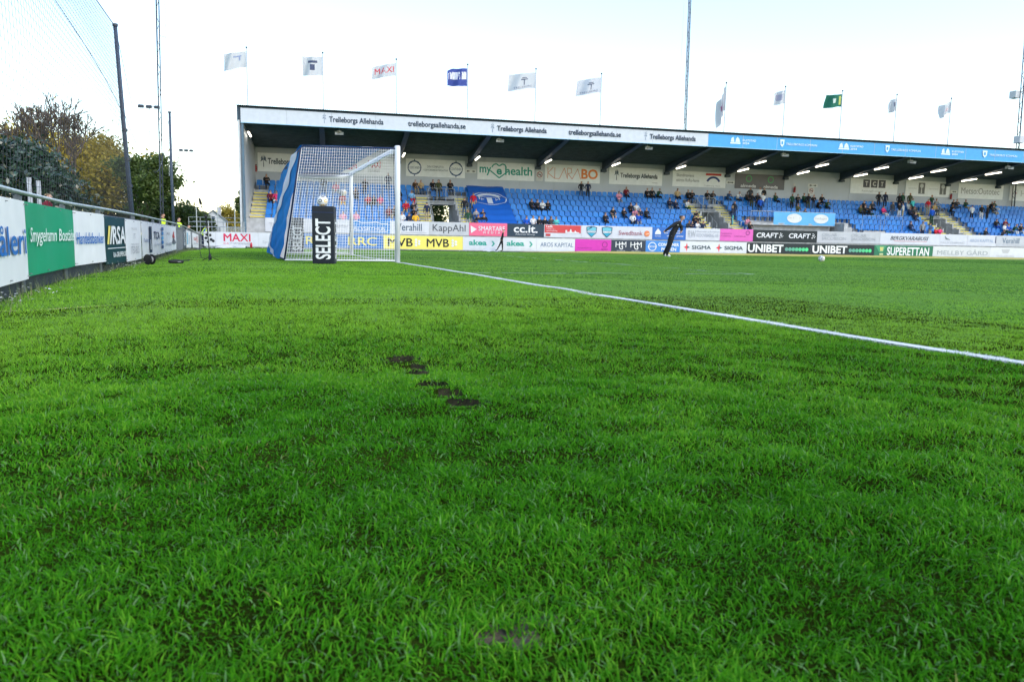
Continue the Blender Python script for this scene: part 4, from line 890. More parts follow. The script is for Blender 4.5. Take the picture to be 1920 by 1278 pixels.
upper('blue banner with white crown emblem and white text behind the player', 1223, 1286, srgb(45, 105, 185), [('P', [(1228, .42), (1228, .6), (1231, .78), (1233.5, .9), (1236, .78), (1239, .6), (1239, .42)], PWH), ('T', 'HOTELL', 1228, 1239, .28, .1, PWH), ('T', 'We make room', 1245, 1280, .74, .14, PWH, .02), ('T', 'for you and', 1245, 1275, .54, .14, PWH, .02), ('T', 'with you', 1250, 1281, .30, .16, PWH, .02)])
upper('white banner with tall thin grey initials and grey capitals', 1286, 1350, WT, [('T', 'RW', 1290, 1304, .50, .6, (.38, .4, .45), .0), ('T', 'Ekonomi o Revision', 1306, 1348, .74, .16, (.42, .44, .5)), ('T', 'REDOVISNING AB', 1306, 1347, .42, .3, (.42, .44, .5))])
upper('pink-magenta banner with faint purple lettering', 1350, 1412, srgb(222, 100, 185), [('T', 'Fastighetsservice', 1352, 1372, .62, .12, srgb(140, 50, 120)), ('T', 'Trelleborg', 1352, 1370, .4, .12, srgb(140, 50, 120)), ('RG', 1402, .7, .14, .19, srgb(150, 60, 130)), ('T', 'service', 1377, 1398, .42, .12, srgb(140, 50, 120))])
def craft(a): return [('T', 'CRAFT', a, a+41, .55, .42, PWH, .022, .12)]+[('D', a+43+dx, .55+dz, r, PWH) for dx, dz, r in ((1, -.16, .06), (2.2, .18, .05), (3.5, .02, .06), (5, -.12, .045), (1.5, .02, .045), (4.5, .14, .035), (6.4, -.02, .035))]
upper('black sportswear banner with white italic capitals and dots', 1412, 1532, srgb(28, 40, 46), craft(1418)+craft(1478.5))
def oj(a): return [('T', 'OSCAR', a, a+28, .72, .28, (.38, .40, .44), .0), ('T', 'JACOBSON', a, a+45, .36, .34, (.38, .40, .44), .0)]
upper('white banner with thin grey two-line capitals', 1532, 1650, WT2, oj(1541)+oj(1596))
upper('white banner with slanted black bus company capitals', 1650, 1762, WT, [('T', 'BERGKVARABUSS', 1669, 1741, .56, .34, (.05, .055, .08), .01, .35), ('RC', 1676, .28, 1738, .31, srgb(215, 130, 135))])
upper('white banner with a dark bird emblem over faint lettering', 1762, 1814, WT, [('P', [(1771, .82), (1774, .62), (1779, .52), (1773, .54)], (.16, .2, .22)), ('LN', [(1771, .84), (1775, .62), (1781, .52)], .05, (.16, .2, .22)), ('T', 'FALKENBERG', 1764, 1809, .26, .18, (.52, .54, .58))])
upper('white banner with pale blue capitals near the end of the wall', 1814, 1868, WT, [('T', 'AROS KAPITAL', 1818, 1863, .5, .28, srgb(165, 180, 205), .006), ('RC', 1866, .3, 1867.3, .9, srgb(40, 50, 90))])
upper('pale grey banner with blue-grey lettering at the end of the wall', 1868, 1950, (.52, .54, .58), [('T', 'Verahill', 1879, 1911, .55, .5, srgb(110, 130, 150), .004), ('RC', 1880, .14, 1945, .16, (.4, .43, .48))])
# ------------------------------------------------------------------ signs on the back wall
WV = 9.55; GW = 'sponsor signs on the back wall'
def wall_sign(label, a, b, ya, yb, col, items, name='wall_sign', cat='sign'):
    z1 = on_v(a, ya, WV)[1]; z0 = on_v(a, yb, WV)[1]
    return B(name, label, a, b, WV, z0, z1, col, items, 0, GW, cat, .035)
SW = (.82, .85, .89)
def palm_px(a, b, c):
    m_ = (a+b)/2; w = (b-a)
    return [('P', [(m_-.8, .25), (m_+.8, .25), (m_+.4, .6), (m_-.4, .6)], c)]+[('P', [(m_, .62), (m_+dx*w*.3, z+.06), (m_+dx*w*.55, z-.1)], c) for dx, z in ((-1, .62), (1, .62), (-.8, .78), (.8, .78), (-.2, .85), (.3, .85))]
wall_sign('white wall sign with newspaper lettering, partly hidden by the goal cover', 483, 598, 286, 321, SW, palm_px(488, 500, srgb(90, 105, 125))+[('T', 'Trelleborgs Allehanda', 502, 592, .52, .42, INK, .022)])
wall_sign('white wall sign with red lettering above the goal net', 622, 738, 291, 326, SW, [('T', 'MAXI', 690, 714, .60, .4, srgb(190, 45, 65), .03), ('T', 'STORMARKNAD', 690, 712, .25, .16, (.3, .3, .33)), ('T', 'ICA', 640, 672, .5, .5, srgb(190, 45, 65), .03)])
def wheel(px): return [('RG', px, .50, .33, .40, srgb(40, 75, 120))]+[('LN', [(px+dx*11, .5+dz*.48), (px+dx*8, .5+dz*.36)], .05, srgb(40, 75, 120)) for dx, dz in ((1, 0), (.7, .7), (0, 1), (-.7, .7), (-1, 0), (-.7, -.7), (0, -1), (.7, -.7))]+[('RC', px-11, .38, px+11, .62, SW), ('T', 'CONTAINER', px-10, px+10, .5, .15, srgb(60, 90, 130))]
wall_sign('white wall sign with two dark blue ship wheel emblems', 761, 872, 297, 330, SW, wheel(777)+wheel(855)+[('T', 'DIN KOMPLETTA', 801, 832, .58, .12, srgb(90, 105, 130)), ('T', 'CONTAINERLEVERANTÖR', 794, 840, .40, .12, srgb(90, 105, 130))])
wall_sign('white wall sign with teal lettering and a heart outline', 895, 1002, 303, 336, SW, [('T', 'my', 899, 921, .48, .48, TEAL, .02), ('T', 'e', 931, 941, .47, .34, TEAL, .03), ('T', 'health', 947, 998, .55, .50, TEAL, .02),
    ('LN', [(919, .52), (936, .12), (953, .52)], .07, TEAL), ('LN', [(922, .72), (925, .86), (930, .92), (936, .80), (942, .92), (947, .86), (949, .70)], .07, TEAL)])
wall_sign('white wall sign with thin orange line capitals, two of them heavy', 1021.5, 1125, 307.6, 340.5, SW, [('LN', [(1027, .2), (1027, .82)], .03, srgb(205, 130, 100)), ('LN', [(1037, .84), (1027, .5), (1040, .2), (1040, .82), (1040, .2), (1049, .2), (1058, .82), (1064, .2), (1064, .82), (1071, .8), (1072, .55), (1065, .5), (1073, .2), (1083, .80), (1089, .2)], .03, srgb(205, 130, 100)), ('T', 'BO', 1090, 1121, .52, .58, srgb(228, 135, 70), .03)])
wall_sign('white wall sign with newspaper lettering and a palm emblem, fully visible', 1142, 1242, 313, 345, SW, palm_px(1152, 1160, srgb(90, 105, 125))+[('T', 'Trelleborgs Allehanda', 1163, 1233, .50, .36, INK, .022), ('RC', 1223, .14, 1233, .17, (.4, .42, .45))])
wall_sign('white wall sign with red bar over a blue arch', 1261, 1360.7, 320, 349, SW, [('T', 'Skandinaviens', 1268, 1301, .74, .2, (.28, .3, .34), .012), ('T', 'största RoRo-hamn', 1268, 1311, .42, .2, (.28, .3, .34), .012), ('RC', 1323, .78, 1352, .92, srgb(195, 60, 60)), ('ring', .765, .18, .42, .56, srgb(40, 65, 130), .45, 2.69), ('T', 'Trelleborgs Hamn', 1321, 1351, .10, .12, (.35, .37, .42))])
wall_sign('dark grey wall sign with two green rings and white lettering', 1378, 1471, 325, 353, srgb(104, 104, 112), [('RG', 1404, .68, .17, .23, srgb(85, 170, 110)), ('RG', 1445, .66, .17, .23, srgb(85, 170, 110)), ('T', 'almeda', 1389, 1418, .20, .22, PWH, .02), ('T', 'almeda', 1432, 1459, .18, .22, PWH, .02)])
wall_sign('white wall sign with three grey squares holding white capitals', 1594.6, 1683, 334, 362, SW, [('RC', 1618, .42, 1630.5, .95, srgb(88, 88, 100)), ('RC', 1632.5, .42, 1645, .95, srgb(88, 88, 100)), ('RC', 1647, .42, 1660, .95, srgb(88, 88, 100)), ('T', 'T', 1622, 1627, .68, .3, PWH, .03), ('T', 'C', 1636, 1642, .68, .3, PWH, .03), ('T', 'T', 1651, 1656, .68, .3, PWH, .03), ('T', 'fastigheter', 1616, 1657, .17, .16, (.46, .48, .5))])
def tree_logo(a, b): return [('RC', a, .16, b, .88, (.16, .17, .18)), ('D', (a+b)/2, .68, .14, (.6, .62, .64)), ('P', [((a+b)/2-1.2, .2), ((a+b)/2+1.2, .2), ((a+b)/2+.5, .62), ((a+b)/2-.5, .62)], (.6, .62, .64))]
wall_sign('white wall sign with two dark squares holding pale tree emblems', 1698, 1781, 338, 367, SW, tree_logo(1722, 1734)+tree_logo(1762, 1774)+[('T', 'Sparbanken', 1703, 1719, .5, .1, (.42, .44, .47)), ('T', 'Sparbanken', 1742, 1759, .5, .1, (.42, .44, .47))])
wall_sign('white wall sign with thin grey engineering company lettering', 1797, 1881, 343.5, 371.5, SW, [('T', 'Metso:Outotec', 1802, 1874, .52, .42, (.33, .34, .37), .006)])
wall_sign('white wall sign with a small red emblem at the far end', 1893, 1975, 348, 376, SW, [('RG', 1904, .6, .16, .18, (.5, .5, .52)), ('P', [(1902, .55), (1906, .55), (1904, .32)], srgb(180, 60, 60)), ('T', 'HIF', 1914, 1935, .5, .4, (.5, .52, .54))])
GN = 'safety signs on the back wall'
for lab, a, b, ya, yb in (('small white exit direction sign beside the ship wheel sign', 872.5, 893, 317.5, 324), ('small white exit direction sign beside the dark grey sign', 1361.5, 1377.5, 339, 345), ('small white exit direction sign over the red ring sign', 1515, 1533, 344.5, 350.5), ('small white exit direction sign beside a fire extinguisher', 1783, 1795.5, 357, 362)):
    z1 = on_v(a, ya, WV)[1]; z0 = on_v(a, yb, WV)[1]
    B('exit_sign', lab, a, b, WV, z0, z1, (.66, .68, .68), [('P', [(a+2, .5), (a+5, .8), (a+5, .2)], BK), ('RC', a+4.5, .38, a+8, .62, BK), ('P', [(b-2, .5), (b-5, .8), (b-5, .2)], BK), ('RC', b-8, .38, b-4.5, .62, BK)], 0, GN, 'sign', .03)
for lab, a, b, ya, yb in (('white no smoking sign with red ring beside the orange-lettered sign', 1005.5, 1018, 320, 339), ('white no smoking sign with red ring under an exit sign', 1515, 1527, 351.5, 366)):
    z1 = on_v(a, ya, WV)[1]; z0 = on_v(a, yb, WV)[1]; m_ = (a+b)/2
    B('no_smoking_sign', lab, a, b, WV, z0, z1, (.62, .63, .63), [('RG', m_, .62, .23, .29, srgb(150, 50, 60)), ('LN', [(m_-3.3, .80), (m_+3.3, .44)], .06, srgb(150, 50, 60)), ('RC', m_-2.5, .58, m_+2.5, .65, BK), ('RC', m_-4, .15, m_+4, .19, (.4, .4, .4))], 0, GN, 'sign', .03)
M_RED = mat('extinguisher_red', srgb(150, 30, 40), .4, .1, 6)
for lab, px, py in (('fire extinguisher on the wall near the end wall', 479, 316), ('fire extinguisher on the wall beside the dark grey sign', 1490, 356), ('fire extinguisher on the wall beside the two tree emblems', 1783.5, 369)):
    u, z = on_v(px, py, 9.4); p = st(u, 9.42); e = empty('fire_extinguisher', (p[0], p[1], z-.25), TH); tag(e, lab, 'extinguisher', 'fire extinguishers on the back wall')
    mb = MB(); mb.lathe([(0, 0), (.10, 0), (.105, .05), (.105, .40), (.07, .48), (.03, .50), (.03, .53), (0, .53)], 12); obj('cylinder', mb, M_RED, e, smooth=True)
    mb = MB(); mb.box(-.03, .12, -.02, .02, .53, .58); mb.tube([(.08, 0, .52), (.13, 0, .4), (.11, 0, .15)], .015, 6); obj('valve', mb, M_BLACK, e)
    mb = MB(); mb.box(-.13, .13, .10, .13, -.02, .5); mb.box(-.09, .09, .09, .12, .62, .86); obj('wall_plate', mb, flat((.6, .58, .58)), e)
# ------------------------------------------------------------------ blue flag spread over the seats, and the railing banner
def row_pt(t): return RV[0]+.87*t, RZ[0]+.49*t
u0f, u1f = 4.35, 7.55
def drape(a, b):                               # b: 0 front row -> 1 back row
    t = -.6+b*6.75; v, z = row_pt(t); return (u0f+(u1f-u0f)*a, v-.12, z+.90+.03*math.sin(b*6.75*6.28)+.02*math.sin(9*a))
M_FLAG = mat('royal_blue_cloth', srgb(22, 92, 185), .6, .06, 1.5)
fo = empty('crowd_flag', tuple(st(u0f, RV[0])[:2])+(RZ[0],), TH); tag(fo, 'large royal blue flag with white oval crest spread over the seats', 'flag')
def tofo(p): return (p[0]-u0f, p[1]-RV[0], p[2]-RZ[0])
mb = MB(); mb.sheet(lambda a, b: tofo(drape(a, b)), 14, 54); mb.sheet(lambda a, b: tuple(np.array(tofo(drape(1-a, b)))-np.array((0, 0, .01))), 14, 54); obj('cloth', mb, M_FLAG, fo, smooth=True)
def on_flag(a, b): p = tofo(drape(a, b)); return (p[0], p[1]-.02, p[2]+.025)
mb = MB(); n = 48; ca, cb, ra, rb = .50, .63, .46, .165
def ring_on(r0, r1, a0=0, a1=6.2832):
    vs = []
    for k in range(n+1):
        t = a0+(a1-a0)*k/n
        for r in (r0, r1): vs.append(on_flag(ca+ra*r*math.cos(t), cb+rb*r*math.sin(t)))
    mb.add(vs, [(2*k, 2*k+1, 2*k+3, 2*k+2) for k in range(n)])
ring_on(.96, 1.02); ring_on(.60, .84, .5, 2.64)
def patch_on(P): mb.sheet(lambda a, b: on_flag(P[0]+(P[2]-P[0])*a, P[1]+(P[3]-P[1])*b), 6, 6)
for P in ((.22, .665, .78, .685), (.43, .50, .57, .66), (.22, .60, .25, .675), (.75, .60, .78, .675), (.28, .60, .36, .612), (.28, .58, .295, .635), (.66, .60, .73, .612), (.66, .58, .675, .635)): patch_on(P)
obj('crest', mb, flat((.62, .68, .78)), fo)
zr0, zr1 = RZ[3]-.34, RZ[3]+.78
B('railing_banner', 'light blue banner with two white ovals on the platform railing', 1450.5, 1566, 3.54, zr0, zr1, srgb(95, 175, 230), [('disc', .33, .52, .66, .36, (.72, .74, .74)), ('disc', .765, .52, .66, .36, (.72, .74, .74)), ('t', 'Dm Byggare', .33, .53, .20, .2, (.45, .47, .5), .0, .2), ('t', 'Dm Byggare', .765, .53, .20, .2, (.45, .47, .5), .0, .2)], .015, None, 'banner')
# litter boards and a sheet lying under the touchline boards
for lab, a, b in (('crumpled white sheet lying below the red-lettered board', 404, 460), ('white sheet on the ground by the walking person', 906, 935), ('white sheet on the grass below the board with red stars', 1330, 1372)):
    u0, u1 = upx(a, -.5, -.2), upx(b, -.5, -.2); mb = MB(); p = st(u0, -.55)
    mb.sheet(lambda x, y: (x*(u1-u0), y*.5, .02+.22*y*(.4+.6*abs(math.sin(5*x)))+.03*math.sin(13*x+4*y)), 20, 5)
    tag(obj('ground_sheet', mb, flat((.60, .61, .64)), None, (p[0], p[1], float(gz(p[0], p[1]))), TH, True), lab, 'sheet', 'white sheets on the ground')
p = st(upx(471, -.4, -.1), -.4); mb = MB(); mb.lathe([(0, 0), (.08, 0), (.085, .2), (.06, .3), (.035, .34), (.035, .38), (0, .38)], 12)
tag(obj('drink_bottle', mb, flat(srgb(190, 50, 70)), None, (p[0], p[1], float(gz(p[0], p[1]))), 0, True), 'red bottle standing below the white corner boards', 'bottle')
# ================================================================== people
CLOTH = {'black': (.012, .013, .017), 'navy': (.014, .024, .06), 'dark grey': (.05, .052, .058), 'grey': (.26, .27, .29), 'red': srgb(190, 30, 45), 'maroon': srgb(110, 20, 40), 'pink': srgb(225, 150, 175), 'white': (.68, .69, .71),
         'blue': srgb(25, 85, 190), 'light blue': srgb(120, 175, 220), 'tan': srgb(190, 165, 125), 'olive': srgb(70, 75, 50), 'turquoise': srgb(80, 195, 195), 'yellow': srgb(225, 175, 45), 'khaki': srgb(165, 150, 120), 'denim': srgb(60, 85, 120), 'brown': srgb(85, 60, 45), 'green': srgb(35, 75, 55), 'bright pink': srgb(225, 60, 120)}
def cloth(c): return mat('cloth_'+c.replace(' ', '_'), CLOTH[c], .85, .12, 9, bump=.2, bscale=25)
SKINS = [mat('skin_a', (.50, .29, .21), .55, .06, 9), mat('skin_b', (.40, .22, .15), .55, .06, 9), mat('skin_c', (.55, .34, .26), .55, .06, 9)]
HAIRS = [mat('hair_dark', (.016, .012, .010), .6, .2, 20), mat('hair_brown', (.06, .035, .02), .6, .2, 20), mat('hair_fair', (.28, .19, .09), .6, .2, 20), mat('hair_grey', (.32, .31, .30), .6, .2, 20)]
SHOE = [mat('shoe_dark', (.02, .02, .022), .5, .1, 10), mat('shoe_white', (.62, .62, .63), .5, .05, 10)]
SK, TO, BO, SH, HA = range(5)
def figure(name, J, bones, mats5, sub=1, hair_dir=(0, 1, 0), hair_cut=.02):
    """one continuous body grown over a skeleton; faces take the cloth of the nearest bone"""
    names = list(J); idx = {n: i for i, n in enumerate(names)}
    me = bpy.data.meshes.new(name); me.from_pydata([J[n][:3] for n in names], [(idx[a], idx[b]) for a, b, s in bones], [])
    o = bpy.data.objects.new(name+'_skeleton', me); COL.objects.link(o)
    sk = o.modifiers.new('skin', 'SKIN'); sk.use_smooth_shade = True; sk.branch_smoothing = .6
    for i, n in enumerate(names):
        r = J[n][3]; v = me.skin_vertices[0].data[i]; v.radius = r if isinstance(r, tuple) else (r, r); v.use_root = (n == 'pelvis')
    ss = o.modifiers.new('sub', 'SUBSURF'); ss.levels = sub; ss.render_levels = sub
    bpy.context.view_layer.update(); dg = bpy.context.evaluated_depsgraph_get()
    out = bpy.data.meshes.new_from_object(o.evaluated_get(dg)); out.name = name
    bpy.data.objects.remove(o)
    out.materials.clear()
    for m in mats5: out.materials.append(m)
    A = np.array([J[a][:3] for a, b, s in bones]); Bq = np.array([J[b][:3] for a, b, s in bones]); SL = [s for a, b, s in bones]
    rad = np.array([(max(J[a][3]) if isinstance(J[a][3], tuple) else J[a][3])+(max(J[b][3]) if isinstance(J[b][3], tuple) else J[b][3]) for a, b, s in bones])/2
    hc = np.array(J['head'][:3]); hd = np.array(hair_dir, float); hd /= np.linalg.norm(hd)
    mi = []
    for p in out.polygons:
        c = np.array(p.center); d = Bq-A; t = np.clip(((c-A)*d).sum(1)/(d*d).sum(1), 0, 1); D = np.linalg.norm(A+d*t[:, None]-c, axis=1)-rad*.85
        s = SL[int(np.argmin(D))]
        mi.append(s)
    out.polygons.foreach_set('material_index', mi); out.polygons.foreach_set('use_smooth', [True]*len(out.polygons)); out.update()
    # hair: a cap over the skull, open at the face, fitted to the grown head
    hv = np.array([v.co[:] for v in out.vertices]); k = (np.linalg.norm(hv-hc, axis=1) < .19) & (hv[:, 2] > hc[2]-.05); top = hv[k][:, 2].max() if k.any() else hc[2]+.11
    mb = MB(); nl, nt = 16, 10; sx = np.array([-hd[1], hd[0], 0]); cz = hc[2]+.012; R = (.089, .104, top-cz+.010); keep = []
    for j in range(nt+1):
        ph = math.pi*j/nt
        for i in range(nl): th = 6.2832*i/nl; s_ = math.sin(ph); w = 1+.05*math.sin(5*th+3*ph); mb.v.append(tuple(np.array([hc[0], hc[1], cz])+sx*(R[0]*s_*math.cos(th)*w)+hd*(R[1]*s_*math.sin(th)*w+.008)+np.array([0, 0, R[2]*math.cos(ph)])))
    for j in range(nt):
        for i in range(nl):
            th = 6.2832*(i+.5)/nl; ph = math.pi*(j+.5)/nt; b_ = math.sin(ph)*math.sin(th); z_ = math.cos(ph)
            if z_ > .52-.25*b_ or (b_ > -.05 and z_ > -.15) or (b_ > .45 and z_ > -.55): mb.f.append((j*nl+i, j*nl+(i+1) % nl, (j+1)*nl+(i+1) % nl, (j+1)*nl+i))
    mb.m = [0]*len(mb.f); HAIR_OF[out.name] = mb.mesh('hair', [HAIRS[0]], True); return out
HAIR_OF = {}
def head(x, y, z, fx=0, fy=-1, tilt=0):
    """neck, head and face joints; (fx,fy) is where the face looks"""
    return {'neck': (x, y, z-.13, .052), 'head': (x+fx*.012, y+fy*.012, z, (.104, .112)), 'crown': (x, y, z+.095, (.080, .090)), 'nose': (x+fx*.122, y+fy*.122, z-.012, .017), 'chin': (x+fx*.06, y+fy*.06, z-.090, .050)}
HB = [('chest', 'neck', SK), ('neck', 'head', SK), ('head', 'crown', SK), ('head', 'nose', SK), ('head', 'chin', SK)]
def bones_for(sleeve=TO, legs=BO):
    b = [('pelvis', 'spine', TO), ('spine', 'chest', TO)]+HB
    for s in 'LR':
        b += [('chest', 'sh'+s, TO), ('sh'+s, 'el'+s, TO), ('el'+s, 'wr'+s, sleeve), ('wr'+s, 'ha'+s, SK), ('pelvis', 'hi'+s, BO), ('hi'+s, 'kn'+s, BO), ('kn'+s, 'an'+s, legs), ('an'+s, 'to'+s, SH)]
    return b
def sit(kind):
    ln = {'lap': 0, 'lean': .22, 'cross': -.04}[kind]; y0 = -.24
    J = {'pelvis': (0, y0, .55, (.15, .13)), 'spine': (0, y0+.03-ln*.4, .78, (.145, .11)), 'chest': (0, y0+.04-ln, 1.0-ln*.25, (.165, .12))}
    J.update(head(0, y0-ln*1.35, 1.255-ln*.35))
    for s, k in (('L', -1), ('R', 1)):
        J['sh'+s] = (k*.185, y0+.03-ln, 1.04-ln*.3, .068)
        if kind == 'lap': J['el'+s] = (k*.26, y0-.05, .79, .052); J['wr'+s] = (k*.13, y0-.28, .70, .036); J['ha'+s] = (k*.07, y0-.35, .68, .036)
        elif kind == 'lean': J['el'+s] = (k*.24, y0-.36, .74, .052); J['wr'+s] = (k*.08, y0-.50, .80, .036); J['ha'+s] = (k*.03, y0-.52, .86, .036)
        else: J['el'+s] = (k*.25, y0-.06, .80, .052); J['wr'+s] = (-k*.02, y0-.21, .84, .038); J['ha'+s] = (-k*.10, y0-.20, .87, .034)
        J['hi'+s] = (k*.10, y0-.03, .54, .095); J['kn'+s] = (k*.13, y0-.44, .54, .068)
        J['an'+s] = (k*.13, y0-.42+(.0 if kind != 'cross' else -.12), .11, .045); J['to'+s] = (k*.14, y0-.58+(0 if kind != 'cross' else -.1), .05, .042)
    return J
def stand(kind):
    J = {'pelvis': (0, 0, .96, (.145, .11)), 'spine': (0, 0, 1.16, (.14, .105)), 'chest': (0, .01, 1.37, (.165, .115))}
    J.update(head(0, -.02, 1.63))
    for s, k in (('L', -1), ('R', 1)):
        J['sh'+s] = (k*.185, .01, 1.42, .068); J['hi'+s] = (k*.095, 0, .90, .095)
        J['kn'+s] = (k*.11, -.02, .50, .064); J['an'+s] = (k*.12, .02, .10, .043); J['to'+s] = (k*.14, -.15, .045, .042)
        if kind == 'side': J['el'+s] = (k*.25, .04, 1.14, .05); J['wr'+s] = (k*.25, -.05, .90, .036); J['ha'+s] = (k*.24, -.09, .81, .036)
        elif kind == 'phone': J['el'+s] = (k*.25, -.03, 1.15, .05); J['wr'+s] = (k*.12, -.24, 1.18, .036); J['ha'+s] = (k*.05, -.30, 1.21, .036)
        else: J['el'+s] = (k*.27, .05, 1.15, .05); J['wr'+s] = (k*.18, -.10, 1.02, .036); J['ha'+s] = (k*.13, -.15, .98, .036)
    return J
D5 = [SKINS[0], cloth('black'), cloth('denim'), SHOE[0], HAIRS[0]]
POSES = {}
for k in ('lap', 'lean', 'cross'):
    POSES['sit_'+k] = figure('person', sit(k), bones_for(), D5); POSES['sit_'+k+'_short'] = figure('person', sit(k), bones_for(SK, SK), D5)
for k in ('side', 'phone', 'pocket'):
    POSES['stand_'+k] = figure('person', stand(k), bones_for(), D5); POSES['stand_'+k+'_short'] = figure('person', stand(k), bones_for(SK, SK), D5)
def person(mesh, loc, rz, top, bottom, label, group=None, hair=None, skin=None, shoe=0, scale=1.0):
    o = put('person', mesh, None, loc, rz); o.scale = (scale,)*3
    ms = [skin or random.choice(SKINS), cloth(top), cloth(bottom), SHOE[shoe], hair or random.choice(HAIRS)]
    for k, m in enumerate(ms): o.material_slots[k].link = 'OBJECT'; o.material_slots[k].material = m
    h = put('hair', HAIR_OF[mesh.name], o); h.material_slots[0].link = 'OBJECT'; h.material_slots[0].material = ms[4]
    return tag(o, label, 'person', group)
ROWN = ['front', 'second', 'third', 'fourth', 'fifth', 'sixth', 'back']
s_, t_ = 's', 't'
